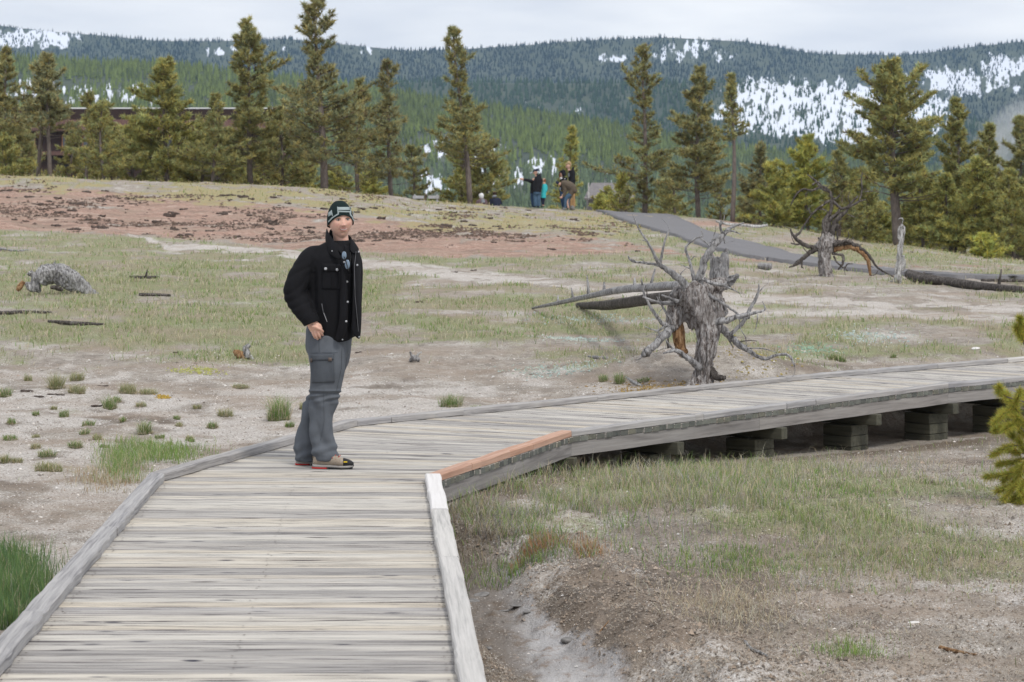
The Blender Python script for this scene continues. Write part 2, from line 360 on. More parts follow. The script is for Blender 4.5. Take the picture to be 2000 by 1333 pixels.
def ground_material():
    m, t, b = newmat('ground_soil')
    tc_ = t.nodes.new('ShaderNodeTexCoord'); v = tc_.outputs['Object']
    a = N(t, 'Attribute', attribute_name='za'); bb = N(t, 'Attribute', attribute_name='zb')
    sa = t.nodes.new('ShaderNodeSeparateColor'); t.links.new(a.outputs['Color'], sa.inputs[0])
    sb = t.nodes.new('ShaderNodeSeparateColor'); t.links.new(bb.outputs['Color'], sb.inputs[0])
    def mr(vec_scale, *k, **q):
        mpn = t.nodes.new('ShaderNodeMapping'); mpn.inputs['Scale'].default_value = vec_scale; t.links.new(v, mpn.inputs[0]); return noise_n(t, mpn.outputs[0], *k, **q)
    nA = mr((1, 1, 1), 60, 5, .65); nB = mr((1, 1, 1), 9, 6, .7); nC = mr((1, .6, 1), 2.2, 6, .65); nD = mr((1, 1, 1), 150, 2, .5)
    vor = t.nodes.new('ShaderNodeTexVoronoi'); vor.inputs['Scale'].default_value = 45; t.links.new(v, vor.inputs['Vector'])
    soil = ramp(t, nB, [(.30, (.155, .135, .115)), (.5, (.325, .29, .25)), (.7, (.50, .46, .41))])
    soil = mixc(t, ramp(t, nA, [(.45, 0), (.62, .75)]), soil, (.50, .455, .40))
    soil = mixc(t, ramp(t, nC, [(.50, 0), (.68, .55)]), soil, (.16, .13, .11))
    dark = ramp(t, nB, [(.35, (.055, .042, .032)), (.65, (.20, .16, .125))])
    def w(sock, lo, hi, amt=1.0, n=nB, k=.6):
        ma = t.nodes.new('ShaderNodeMath'); ma.operation = 'MULTIPLY_ADD'; t.links.new(n, ma.inputs[0]); ma.inputs[1].default_value = k; t.links.new(sock, ma.inputs[2])
        mr_ = t.nodes.new('ShaderNodeMapRange'); mr_.interpolation_type = 'SMOOTHSTEP'; t.links.new(ma.outputs[0], mr_.inputs[0])
        mr_.inputs[1].default_value = lo+k*.5; mr_.inputs[2].default_value = hi+k*.5; mr_.inputs[4].default_value = amt; return mr_.outputs[0]
    c = soil
    c = mixc(t, w(sb.outputs[0], .45, .95, .75), c, dark)
    sint = ramp(t, nA, [(.35, (.36, .31, .27)), (.5, (.56, .52, .48)), (.65, (.74, .72, .69))])
    c = mixc(t, w(sa.outputs[1], .35, .85, .92, nA, 1.0), c, sint)
    gr = ramp(t, nA, [(.3, (.13, .16, .06)), (.5, (.24, .27, .12)), (.7, (.38, .36, .22))])
    c = mixc(t, w(sa.outputs[0], .30, .80, .80, nB, 1.0), c, gr)
    red = ramp(t, nB, [(.28, (.15, .10, .08)), (.42, (.34, .21, .16)), (.56, (.47, .31, .245)), (.72, (.60, .49, .42))])
    nE = mr((.35, 1.1, 1), 1.3, 6, .7)
    red = mixc(t, ramp(t, nE, [(.50, 0), (.60, .75)]), red, (.235, .165, .13)); red = mixc(t, ramp(t, nE, [(.34, .7), (.44, 0)]), red, (.58, .47, .40))
    c = mixc(t, w(sa.outputs[2], .3, .7, .95), c, red)
    yel = ramp(t, nB, [(.3, (.30, .17, .08)), (.42, (.43, .32, .16)), (.56, (.33, .33, .18)), (.72, (.44, .39, .29))])
    c = mixc(t, ramp(t, mr((.5, .8, 1), 1.1, 5, .7), [(.46, 0), (.62, .6)]), c, (.34, .27, .21))
    c = mixc(t, w(a.outputs['Alpha'], .3, .8, .85), c, yel)
    mud = ramp(t, nC, [(.35, (.36, .345, .34)), (.6, (.53, .52, .52))])
    mud = mixc(t, ramp(t, nB, [(.52, 0), (.66, .8)]), mud, (.30, .23, .18))
    c = mixc(t, w(sb.outputs[1], .25, .75, .95), c, mud)
    c = mixc(t, w(sb.outputs[2], .3, .9, .7), c, (.15, .115, .08))
    c = mixc(t, ramp(t, nD, [(.3, .35), (.5, 0)]), c, (.10, .075, .06))
    c = mixc(t, ramp(t, vor.outputs['Distance'], [(.10, .5), (.2, 0)]), c, (.70, .67, .63))
    t.links.new(c, b.inputs['Base Color']); b.inputs['Roughness'].default_value = .95; b.inputs['Specular IOR Level'].default_value = .1
    h = t.nodes.new('ShaderNodeMath'); h.operation = 'MULTIPLY_ADD'; t.links.new(nA, h.inputs[0]); h.inputs[1].default_value = .5; t.links.new(nB, h.inputs[2])
    bump(t, b, h.outputs[0], .9, .035); return m
GROUND_MAT = ground_material()
ground = tag(link('ground', ground_mesh(), GROUND_MAT, smooth=True), kind='structure')
me = MB().add([(-40, -30, -.1), (40, -30, -.1), (.7, .5, -.1), (-.7, .5, -.1)], [(0, 1, 2, 3)]).mesh('ground')
tag(link('ground', me, GROUND_MAT), kind='structure')
# asphalt path
def path_mesh():
    V = []; n = 90; k = 14
    xa = spline(PATH_A, 8); xb = spline(PATH_B, 8)
    def at(c, t_):
        L = np.concatenate([[0], np.cumsum(np.hypot(*np.diff(c, axis=0).T))]); return [np.interp(t_*L[-1], L, c[:, q]) for q in (0, 1)]
    for i in range(n+1):
        a = at(xa, i/n); bq = at(xb, i/n); ha, hb = hit(*a, y0=30), hit(*bq, y0=30)
        for j in range(k+1):
            f = j/k; f = f if 0 < j < k else (.0 if j == 0 else 1.0); f2 = np.clip((j-1)/(k-2), 0, 1); f2 = f2+.035*float(noise3(i*.55, 40*(j > k/2), 0, 5))*(j < 2 or j > k-2); x = ha.x*(1-f2)+hb.x*f2; y = ha.y*(1-f2)+hb.y*f2; V.append((x, y, gz(x, y)+(.07 if 0 < j < k else -.15)))
    # run on over the crest
    idx = np.arange((n+1)*(k+1)).reshape(n+1, k+1)
    Fc = np.stack([idx[:-1, :-1], idx[:-1, 1:], idx[1:, 1:], idx[1:, :-1]], -1).reshape(-1, 4)
    return mesh_np('path', V, Fc)
M_path = simple('asphalt', (.20, .195, .20), (.15, .147, .153), 40, .9, bmp=.2)
tag(link('path', path_mesh(), M_path, smooth=True), kind='structure')
# ------------------------------------------------------------------ hills with forest
def hill_mat():
    m, t, b = newmat('hill_floor'); a = N(t, 'Attribute', attribute_name='snow')
    s = t.nodes.new('ShaderNodeSeparateColor'); t.links.new(a.outputs[0], s.inputs[0])
    cq = t.nodes.new('ShaderNodeCombineXYZ'); t.links.new(s.outputs[1], cq.inputs[0]); t.links.new(s.outputs[2], cq.inputs[1]); c0m = t.nodes.new('ShaderNodeMapping'); c0m.inputs['Scale'].default_value = (110, 60, 1); t.links.new(cq.outputs[0], c0m.inputs[0]); n = noise_n(t, c0m.outputs[0], 1.0, 5, .6)
    ma = t.nodes.new('ShaderNodeMath'); ma.operation = 'MULTIPLY_ADD'; t.links.new(n, ma.inputs[0]); ma.inputs[1].default_value = 2.4; t.links.new(s.outputs[0], ma.inputs[2])
    k = ramp(t, ma.outputs[0], [(.0, 0), (1, 1)]); 
    mr_ = t.nodes.new('ShaderNodeMapRange'); t.links.new(ma.outputs[0], mr_.inputs[0]); mr_.inputs[1].default_value = 1.86; mr_.inputs[2].default_value = 1.94
    base = ramp(t, noise_n(t, coords(t), .02, 4), [(.35, (.035, .05, .028)), (.65, (.075, .09, .05))])
    t.links.new(mixc(t, mr_.outputs[0], base, (.70, .74, .82)), b.inputs['Base Color']); b.inputs['Roughness'].default_value = .9
    return m
M_hill = hill_mat()
SNOW = [(60,76,130,24,.92),(435,102,60,14,.7),(210,185,170,26,.85),(70,180,70,34,.8),(1580,215,170,62,1.2),(1480,185,70,36,.9),(1660,262,90,22,1.1),(1430,225,60,25,.9),(1350,100,130,26,.66),
        (1200,112,60,14,.6),(1790,215,90,60,.92),(1870,160,90,34,.92),(1970,130,70,30,.92),(1740,165,50,25,.7),(900,290,110,26,.86),(850,355,50,34,.8),(960,350,90,34,.74),(1060,330,60,30,.7),(1190,345,60,30,.6),(1030,205,40,10,.5),(720,100,50,14,.6),(1960,170,60,22,.7),(1120,215,50,18,.5),(540,95,60,10,.5),(1490,165,12,10,1.1)]
LAYERS = [
 dict(Yb=3900, Yc=5400, h=10.5, crest=[(-900,30),(0,46),(100,58),(300,74),(500,74),(560,71),(700,86),(800,94),(900,91),(1000,84),(1150,74),(1300,68),(1450,76),(1600,103),(1750,103),(1900,86),(2000,78),(2900,60)], n=26000, snowk=1, hue=0),
 dict(Yb=2900, Yc=3700, h=12, crest=[(-900,130),(0,135),(500,142),(700,152),(900,150),(1100,152),(1300,152),(1450,150),(1600,158),(1700,172),(1800,190),(1900,225),(2000,250),(2900,300)], n=14000, snowk=1, hue=1),
 dict(Yb=1250, Yc=2450, h=11.5, crest=[(-900,95),(0,108),(200,120),(400,128),(600,150),(750,172),(1000,208),(1150,224),(1300,258),(1450,278),(1650,300),(1800,325),(2000,350),(2900,420)], n=14500, snowk=1, hue=2),
]
def layer_z(L, px, t_):
    Y = L['Yb']+(L['Yc']-L['Yb'])*t_
    zc = CH+(410-np.interp(px, [c[0] for c in L['crest']], [c[1] for c in L['crest']]))/F*L['Yc']-L['h']*.6
    up = np.clip(t_, 0, 1)
    z = -14+(zc+14)*(up**1.15)-np.clip(t_-1, 0, 9)*260
    X = (px-1000)/F*Y
    return X, Y, z+14*fbm(X*.004, Y*.003, 0, 3, 77)*np.clip(t_*3, 0, 1)*(1-sstep(.8, 1, t_)*.7)
def snow_at(px, py, hue):
    s = 0
    for cx, cy, rx, ry, k in SNOW: s = np.maximum(s, k*np.exp(-(np.abs((px-cx)/rx)**3+np.abs((py-cy)/ry)**3)))
    return np.minimum(s, .92)
pts = []; pattr = []
for li, L in enumerate(LAYERS):
    pc = np.linspace(-850, 2850, 260); tt = np.concatenate([np.linspace(0, 1, 60), [1.1, 1.5]])
    PX, TT = np.meshgrid(pc, tt); X, Y, Z = layer_z(L, PX, TT)
    _, PY = proj(X, Y, Z); S = snow_at(PX, PY, L['hue'])
    idx = np.arange(PX.size).reshape(PX.shape); Fc = np.stack([idx[:-1, :-1], idx[:-1, 1:], idx[1:, 1:], idx[1:, :-1]], -1).reshape(-1, 4)
    me = mesh_np('hills', np.stack([X, Y, Z], -1).reshape(-1, 3), Fc, {'snow': np.stack([S, PX/2000, PY/2000, S*0+1], -1).reshape(-1, 4)})
    tag(link('hills', me, M_hill, smooth=True), kind='structure')
    # forest points
    n = L['n']*2; px = RNG.uniform(-500, 2500, n); t_ = RNG.uniform(.0, 1.03, n)**(.8)
    X, Y, Z = layer_z(L, px, t_); _, py = proj(X, Y, Z); s = snow_at(px, py, 0)
    nn = .9*noise3(px*.07, py*.035, 0, 5)+.5*noise3(px*.025, py*.03, 0, 15)
    gap = np.clip((s+nn*.9-.42)*2, 0, 1); keep = RNG.uniform(0, 1, n) > gap*.74
    px, X, Y, Z, py, s = [q[keep] for q in (px, X, Y, Z, py, s)]
    sc = L['h']*RNG.uniform(.65, 1.25, len(X))*np.where(s > .3, .8, 1)
    pts.append(np.stack([X, Y, Z-.5, sc], -1))
    c = np.array([(.022, .038, .030), (.055, .095, .045), (.150, .190, .048)][li])
    v = RNG.uniform(.65, 1.35, (len(X), 1)); col = c*v
    col = col*(1+.25*fbm(X*.006, Y*.004, 0, 3, 8)[:, None])
    if li == 2:
        lowm = sstep(300, 345, py+12*fbm(X*.02, Y*.01, 0, 2, 4))[:, None]; col = col*(1-lowm)+np.array([.13, .17, .085])*v*lowm
    dead = RNG.uniform(0, 1, len(X)) < np.where(s > .2, .25, .07)
    col[dead] = np.array([.16, .15, .145])*RNG.uniform(.7, 1.2, (dead.sum(), 1))
    pattr.append((np.concatenate([col, np.ones((len(X), 1))], 1), dead))
def far_tree(dead=False, seed=0):
    r = random.Random(seed); v = []; f = []
    def tri(a, b, c): o = len(v); v.extend((a, b, c)); f.append((o, o+1, o+2))
    def cone(z0, z1, r0, n=6):
        for k in range(n):
            a0 = 6.283*(k+r.random()*.3)/n; a1 = 6.283*(k+1+r.random()*.3)/n; q0 = r0*r.uniform(.7, 1.2); q1 = r0*r.uniform(.7, 1.2)
            tri((q0*math.cos(a0), q0*math.sin(a0), z0+r.uniform(-.02, .03)), (q1*math.cos(a1), q1*math.sin(a1), z0+r.uniform(-.02, .03)), (r.uniform(-.01, .01), 0, z1))
    for k in range(3):
        a = 2.09*k; a1 = a+2.09
        tri((.02*math.cos(a), .02*math.sin(a), -.05), (.02*math.cos(a1), .02*math.sin(a1), -.05), (0, 0, .95 if dead else .6))
    if dead:
        for q in range(7):
            z = r.uniform(.3, .9); a = r.uniform(0, 6.28); l = .10*(1.1-z); tri((0, 0, z), (0, 0, z+.015), (l*math.cos(a), l*math.sin(a), z+.03))
    else:
        for z0, z1, r0 in ((.10, .50, .15), (.26, .66, .135), (.42, .80, .105), (.58, .92, .075), (.74, 1.02, .045)): cone(z0, z1, r0)
    m = mesh_np('far_tree', v, f); return m
M_ftree = attr_mat('far_foliage', 'tcol', .9, .1, 0, .1, 1)
for n_ in M_ftree.node_tree.nodes:
    if n_.bl_idname == 'ShaderNodeAttribute': n_.attribute_type = 'INSTANCER'
def forest(name, arr, colr, dead, label):
    me = bpy.data.meshes.new('forest'); me.vertices.add(len(arr)); me.vertices.foreach_set('co', arr[:, :3].astype(np.float32).ravel())
    a = me.attributes.new('sc', 'FLOAT', 'POINT'); a.data.foreach_set('value', arr[:, 3].astype(np.float32))
    a = me.attributes.new('rot', 'FLOAT', 'POINT'); a.data.foreach_set('value', RNG.uniform(0, 6.28, len(arr)).astype(np.float32))
    a = me.attributes.new('tcol', 'FLOAT_COLOR', 'POINT'); a.data.foreach_set('color', colr.astype(np.float32).ravel())
    tm = far_tree(dead, 3 if dead else 5); tm.materials.append(M_ftree)
    to = bpy.data.objects.new('tree_shape', tm)
    ng = bpy.data.node_groups.new('forest', 'GeometryNodeTree')
    ng.interface.new_socket('Geometry', in_out='INPUT', socket_type='NodeSocketGeometry'); ng.interface.new_socket('Geometry', in_out='OUTPUT', socket_type='NodeSocketGeometry')
    gi = ng.nodes.new('NodeGroupInput'); go = ng.nodes.new('NodeGroupOutput'); ip = ng.nodes.new('GeometryNodeInstanceOnPoints')
    oi = ng.nodes.new('GeometryNodeObjectInfo'); oi.inputs[0].default_value = to
    def na(nm, ty='FLOAT'):
        q = ng.nodes.new('GeometryNodeInputNamedAttribute'); q.data_type = ty; q.inputs[0].default_value = nm; return q.outputs[0]
    cx = ng.nodes.new('ShaderNodeCombineXYZ'); ng.links.new(na('rot'), cx.inputs[2])
    sx = ng.nodes.new('ShaderNodeCombineXYZ')
    s_ = na('sc')
    for q in range(3): ng.links.new(s_, sx.inputs[q])
    L_ = ng.links.new
    L_(gi.outputs[0], ip.inputs['Points']); L_(oi.outputs['Geometry'], ip.inputs['Instance']); L_(cx.outputs[0], ip.inputs['Rotation']); L_(sx.outputs[0], ip.inputs['Scale']); L_(ip.outputs[0], go.inputs[0])
    o = bpy.data.objects.new(name, me); COL.objects.link(o); md = o.modifiers.new('forest', 'NODES'); md.node_group = ng
    tag(o, label, 'forest', kind='stuff')
for L, arr, (c, dead), lab in zip(LAYERS, pts, pattr, ['dark blue conifer forest on the farthest snowy ridge', 'green conifer forest on the middle hill behind the snow slope', 'bright green conifer forest on the nearest long hill']):
    if (~dead).any(): forest('conifer_forest', arr[~dead], c[~dead], False, lab)
    if dead.any(): forest('dead_forest', arr[dead], c[dead], True, lab.replace('conifer forest', 'stand of grey dead trunks').replace('dark blue ', '').replace('bright green ', '').replace('green ', ''))
# haze
hz = MB().box((0, 2500, 205), (9000, 9400, 510)).mesh('haze')
m, t, b = newmat('haze_air'); t.nodes.remove(b); pv = t.nodes.new('ShaderNodeVolumePrincipled')
pv.inputs['Color'].default_value = (.46, .68, 1.0, 1); pv.inputs['Density'].default_value = 5.2e-5; pv.inputs['Anisotropy'].default_value = .1
t.links.new(pv.outputs[0], t.nodes['Material Output'].inputs['Volume'])
tag(link('haze', hz, m), 'thin blue haze in the air before the far hills', 'haze', kind='stuff')
# ------------------------------------------------------------------ boardwalk
DK = [(.32, (.09, .085, .09)), (.43, (.26, .25, .245)), (.52, (.49, .475, .45)), (.68, (.66, .635, .585))]
M_plank = wood('weathered_plank', DK, True, st=(2.3, 95, 95), bmp=.8, tint=.85)
M_kerb = wood('grey_timber', [(.28, (.13, .125, .13)), (.45, (.27, .265, .27)), (.6, (.40, .39, .39)), (.75, (.48, .47, .46))], False, bmp=.8, tint=.3, st=(2, 70, 70))
M_kerb2 = wood('pale_timber', [(.28, (.24, .23, .23)), (.45, (.44, .43, .41)), (.6, (.55, .53, .51)), (.75, (.62, .60, .57))], False, bmp=.6, tint=.1, st=(2, 70, 70))
M_new = wood('fresh_pale_timber', [(.3, (.58, .56, .54)), (.6, (.72, .70, .685))], False, bmp=.2, tint=0)
M_orange = wood('fresh_orange_timber', [(.28, (.33, .18, .12)), (.5, (.48, .29, .21)), (.7, (.58, .40, .31))], False, bmp=.4, tint=.15)
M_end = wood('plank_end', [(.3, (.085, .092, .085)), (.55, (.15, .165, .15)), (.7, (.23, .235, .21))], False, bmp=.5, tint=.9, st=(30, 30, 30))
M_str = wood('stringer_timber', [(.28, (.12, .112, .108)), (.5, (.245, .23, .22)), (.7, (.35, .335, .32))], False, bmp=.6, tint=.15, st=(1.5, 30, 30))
M_blk = wood('support_timber', [(.3, (.04, .04, .03)), (.6, (.11, .108, .082))], False, bmp=.6, tint=.4, st=(2, 30, 30))  # darkened so the colour carries the shade beneath the deck
walk = empty('boardwalk', (0, 12, 0), 'long weathered grey plank boardwalk with low kerb rails bending to the right', 'boardwalk')
counts = [64, 30, 57, 50]
R0 = random.Random(5)
def local(o, c, yaw):
    """re-centre a world-space child mesh on c and turn it so its local X runs along yaw"""
    me = o.data; co = get_co(me); p = Vector(o.location); q = co-np.array(c); ca, sa = math.cos(-yaw), math.sin(-yaw)
    r = np.stack([q[:, 0]*ca-q[:, 1]*sa, q[:, 0]*sa+q[:, 1]*ca, q[:, 2]], -1); set_co(me, r)
    o.location = Vector(c)+p; o.rotation_euler = (0, 0, yaw); return o
def plank(a0, b0, a1, b1, z):
    """near edge a0-b0, far edge a1-b1 (left, right)"""
    mb = MB(); n = 7; th = .038; be = .006; R = []
    w0 = [R0.uniform(-.0015, .0015) for _ in range(n+1)]; w1 = [R0.uniform(-.0015, .0015) for _ in range(n+1)]
    for i in range(n+1):
        f = i/n; p = a0*(1-f)+b0*f; q = a1*(1-f)+b1*f; d = (q-p).normalized(); p = p+d*w0[i]; q = q+d*w1[i]
        h = z+R0.uniform(-.0008, .0008)
        R.append([(p.x, p.y, z-th), (q.x, q.y, z-th), (q.x, q.y, h-be), (q.x-d.x*be, q.y-d.y*be, h), ((p.x+q.x)/2, (p.y+q.y)/2, h-.0015), (p.x+d.x*be, p.y+d.y*be, h), (p.x, p.y, h-be)])
    mb.loft(R); me = mb.mesh('plank')
    mi = [0]*len(me.polygons); mi[-1] = 1; mi[-2] = 1; me.materials.append(M_plank); me.materials.append(M_end); me.polygons.foreach_set('material_index', mi)
    o = link('plank', me, None, walk); c = (a0+b1)/2
    local(o, (c.x, c.y, z), math.atan2(b0.y-a0.y, b0.x-a0.x)); return o
for k, n in enumerate(counts):
    l0, l1, r0_, r1 = [Vector((*p, 0)) for p in (EL[k], EL[k+1], ER[k], ER[k+1])]
    cuts = [0]
    for i in range(n): cuts.append(cuts[-1]+R0.uniform(.93, 1.07))
    cuts = [c/cuts[-1] for c in cuts]
    for i in range(n):
        f0, f1 = cuts[i], cuts[i+1]; g = .004/3.0
        gp = (.0075+R0.uniform(0, .005))/max((l1-l0).length, .1)
        out_r = R0.uniform(-.004, .008); out_l = R0.uniform(-.01, .01)
        A = [l0.lerp(l1, f0+gp*.5), r0_.lerp(r1, f0+gp*.5), l0.lerp(l1, f1-gp*.5), r0_.lerp(r1, f1-gp*.5)]
        dx = (A[1]-A[0]).normalized()
        plank(A[0]-dx*out_l, A[1]+dx*out_r, A[2]-dx*out_l, A[3]+dx*out_r, R0.uniform(-.0025, .0025))
nl = MB()
for o in [o for o in walk.children if o.name.startswith('plank')]:
    L_ = o.data.vertices[-1].co.x-o.data.vertices[0].co.x; c_ = Vector(o.location)+Vector(walk.location); ya = o.rotation_euler.z; ex_ = Vector((math.cos(ya), math.sin(ya), 0)); ey_ = Vector((-math.sin(ya), math.cos(ya), 0))
    xs = [v.co.x for v in o.data.vertices]; ys = [v.co.y for v in o.data.vertices]; x0, x1, y0, y1 = min(xs), max(xs), min(ys), max(ys)
    for fx in (.07, .5, .93):
        for fy in (.28, .72):
            if R0.random() < .55: continue
            p = c_+ex_*(x0+(x1-x0)*fx+R0.uniform(-.012, .012))+ey_*(y0+(y1-y0)*fy+R0.uniform(-.008, .008)); nl.add([(p.x+.0055*math.cos(q*1.047), p.y+.0055*math.sin(q*1.047), .0042) for q in range(6)], [(0, 1, 2, 3, 4, 5)])
tag(nl.build('nail_heads', simple('rusty_nail', (.09, .065, .055), bmp=0), walk), kind='stuff')
# kerb rails: breaks along each edge, given where the photograph shows them
def edge_param(E, px, zz=.045):
    """point on polyline E whose image column is px"""
    best = None
    for k in range(len(E)-1):
        for f in np.linspace(0, 1, 300):
            p = E[k]*(1-f)+E[k+1]*f; e = abs(1000+F*p[0]/p[1]-px)
            if best is None or e < best[0]: best = (e, k, f)
    return best[1]+best[2]
def edge_pt(E, s): k = min(int(s), len(E)-2); f = s-k; return E[k]*(1-f)+E[k+1]*f
def edge_inner(E, k, side, w):
    """mitred inner point at vertex k"""
    def nrm(a, b): d = (b-a)/np.linalg.norm(b-a); return np.array([d[1], -d[0]])*side
    if k == 0: return E[0]+nrm(E[0], E[1])*w
    if k == len(E)-1: return E[-1]+nrm(E[-2], E[-1])*w
    n0, n1 = nrm(E[k-1], E[k]), nrm(E[k], E[k+1]); b = n0+n1; b /= np.linalg.norm(b); return E[k]+b*w/(b@n0)
def kerb(E, s0, s1, side, mat, h=.045, wid=.095, z0=.0035, notch=0, label=None, gap=.003):
    """side +1: inside lies to the right of the walking direction"""
    k = int(s0+1e-6); k = min(k, len(E)-2)
    i0, i1 = edge_inner(E, k, side, wid), edge_inner(E, k+1, side, wid); L = np.linalg.norm(E[k+1]-E[k])
    f0, f1 = s0-k, s1-k; g = gap/L; f0 += g; f1 -= g
    n = max(4, int((f1-f0)*L/.09)); R = []; be = .008
    sd_ = R0.randint(0, 999)
    for i in range(n+1):
        f = f0+(f1-f0)*i/n; o = E[k]*(1-f)+E[k+1]*f; q = i0*(1-f)+i1*f; d = (q-o)/np.linalg.norm(q-o)
        jo = .004*noise3(f*L*4, 0, 0, sd_); ji = .004*noise3(f*L*4, 5, 0, sd_); jh = .003*noise3(f*L*3, 9, 0, sd_)
        if notch and R0.random() < notch: ji -= .006; jh -= .003
        o = o+d*jo; q = q-d*ji; hh = z0+h+jh
        R.append([(o[0], o[1], z0), (q[0], q[1], z0), (q[0], q[1], hh-be), (q[0]-d[0]*be, q[1]-d[1]*be, hh), (o[0]+d[0]*be, o[1]+d[1]*be, hh+.001), (o[0], o[1], hh-be)])
    ob = MB().loft(R).build('kerb_rail', mat, walk)
    c = (E[k]*(1-(f0+f1)/2)+E[k+1]*(f0+f1)/2); dd = E[k+1]-E[k]; local(ob, (c[0], c[1], z0), math.atan2(dd[1], dd[0]))
    if label: ob['label'] = label
    return ob
def run(E, breaks, side, mats, **kw):
    for (a, b), m in zip(zip(breaks[:-1], breaks[1:]), mats):
        kerb(E, a, b, side, m[0], **{**kw, **(m[1] if len(m) > 1 else {})})
lb = [0, edge_param(EL[:2], 40), edge_param(EL[:2], 194), 1, 2]
run(EL, lb, 1, [(M_kerb,), (M_kerb,), (M_kerb,), (M_kerb,)], notch=.25, h=.05)
lb2 = [2]+[2+edge_param(EL[2:4], p) for p in (745, 888, 1150, 1520)]+[3, 3+edge_param(EL[3:], 1680), 3+edge_param(EL[3:], 1818), 3+edge_param(EL[3:], 1953), 4]
run(EL, lb2, 1, [(M_kerb,)]*8+[(M_kerb2,)], notch=.3)
rb = [0, edge_param(ER[:2], 897), edge_param(ER[:2], 876), 1]
run(ER, rb, -1, [(M_kerb2,), (M_kerb2,), (M_new, {'h': .048, 'label': 'fresh nearly white kerb piece'})], notch=.12)
ob_ = [1]+[1+edge_param(ER[1:3], p) for p in (922, 940, 996, 1042)]+[2]
run(ER, ob_, -1, [(M_orange, {'label': 'fresh orange cedar kerb piece'})]*5, notch=.05, wid=.092)
gb = [2]+[2+edge_param(ER[2:4], p) for p in (1358, 1376, 1538, 1594)]+[3, 3+edge_param(ER[3:], 1960), 4]
run(ER, gb, -1, [(M_kerb,)]*7, notch=.25)
# stringers
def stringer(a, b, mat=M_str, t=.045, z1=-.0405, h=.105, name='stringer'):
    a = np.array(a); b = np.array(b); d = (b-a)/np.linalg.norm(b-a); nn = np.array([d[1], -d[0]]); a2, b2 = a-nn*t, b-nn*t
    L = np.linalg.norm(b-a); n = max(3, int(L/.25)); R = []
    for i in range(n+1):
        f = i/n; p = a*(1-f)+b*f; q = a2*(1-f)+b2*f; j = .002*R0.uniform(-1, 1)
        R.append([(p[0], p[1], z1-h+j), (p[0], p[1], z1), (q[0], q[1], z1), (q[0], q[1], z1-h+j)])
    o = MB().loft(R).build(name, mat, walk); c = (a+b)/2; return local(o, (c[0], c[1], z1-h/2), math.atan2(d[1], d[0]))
for k in range(4):
    brk = {0: [0, .5, 1], 1: [0, 1], 2: [0, .44, 1], 3: [0, .6, 1]}[k]
    for E, side in ((ER, -1), (EL, 1)):
        ins = [edge_inner(E, k, side, .006), edge_inner(E, k+1, side, .006)]
        for f0, f1 in zip(brk[:-1], brk[1:]):
            a, b = ins[0]*(1-f0)+ins[1]*f0, ins[0]*(1-f1)+ins[1]*f1; e = (b-a)/np.linalg.norm(b-a)*.0015
            if side > 0: a, b = b, a; e = -e
            stringer(a+e, b-e)
    m0, m1 = (ER[k]+EL[k])/2, (ER[k+1]+EL[k+1])/2; e = (m1-m0)/np.linalg.norm(m1-m0)*.05; stringer(m0+e, m1-e)
# cross beams and stacked support blocks
def support(px, seg, blocks=2, out_=.02, set_=.30, bw=.30):
    s = seg+edge_param(ER[seg:seg+2], px); p = edge_pt(ER, s); d = ER[seg+1]-ER[seg]; d /= np.linalg.norm(d); nn = np.array([-d[1], d[0]])
    def bx_(c, size, zc, name, mat, yaw):
        o = MB().box((0, 0, 0), size).build(name, mat, walk); o.location = Vector((c[0], c[1], zc))+Vector(o.location); o.rotation_euler = (0, 0, yaw); 
        bv = o.modifiers.new('b', 'BEVEL'); bv.width = .005; bv.segments = 1; return o
    yaw = math.atan2(nn[1], nn[0]); top = -.1465
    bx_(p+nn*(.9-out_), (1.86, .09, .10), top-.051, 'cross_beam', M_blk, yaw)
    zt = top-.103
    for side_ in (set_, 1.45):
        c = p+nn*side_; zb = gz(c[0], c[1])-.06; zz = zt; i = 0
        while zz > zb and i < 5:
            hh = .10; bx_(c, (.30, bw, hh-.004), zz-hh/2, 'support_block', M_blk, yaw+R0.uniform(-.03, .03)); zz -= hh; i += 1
for px, seg in ((1112, 1), (1321, 2), (1523, 2), (1708, 2), (1859, 3), (1990, 3)): support(px, seg)
for px, seg in ((990, 1), (1063, 1)): support(px, seg, set_=.05, bw=.09)
for Yp in (8.6, 11, 13.2):
    f = (Yp-7.4)/6.9; support(1000+F*(ER[0]*(1-f)+ER[1]*f)[0]/Yp, 0)
# ------------------------------------------------------------------ dead wood
def deadmat(name, a, b_, c, st=(6, 6, 1.2), k=12):
    m, t, b = newmat(name); g = noise_n(t, coords(t, 'Object', (34, 34, 9)), 1.0, 7, .72, .8); g2 = noise_n(t, coords(t), 3.5, 4)
    co = ramp(t, g, [(.34, tuple(x*.6 for x in a)), (.42, a), (.50, b_), (.62, c)]); co = mixc(t, ramp(t, g2, [(.42, .45), (.6, 0)]), co, tuple(x*.55 for x in b_))
    t.links.new(co, b.inputs['Base Color']); b.inputs['Roughness'].default_value = .85; b.inputs['Specular IOR Level'].default_value = .15
    bump(t, b, g, 1.0, .03); return m
M_dw = deadmat('silver_dead_wood', (.13, .125, .125), (.37, .36, .36), (.58, .575, .575))
M_dw2 = deadmat('dark_dead_wood', (.05, .042, .038), (.12, .105, .095), (.25, .23, .215))
M_dw3 = deadmat('rotten_wood', (.09, .065, .055), (.36, .33, .315), (.60, .585, .575))
M_dwo = deadmat('orange_bare_wood', (.14, .075, .04), (.38, .22, .11), (.52, .36, .22))
M_dww = deadmat('white_dead_wood', (.22, .21, .20), (.50, .49, .48), (.72, .71, .70))
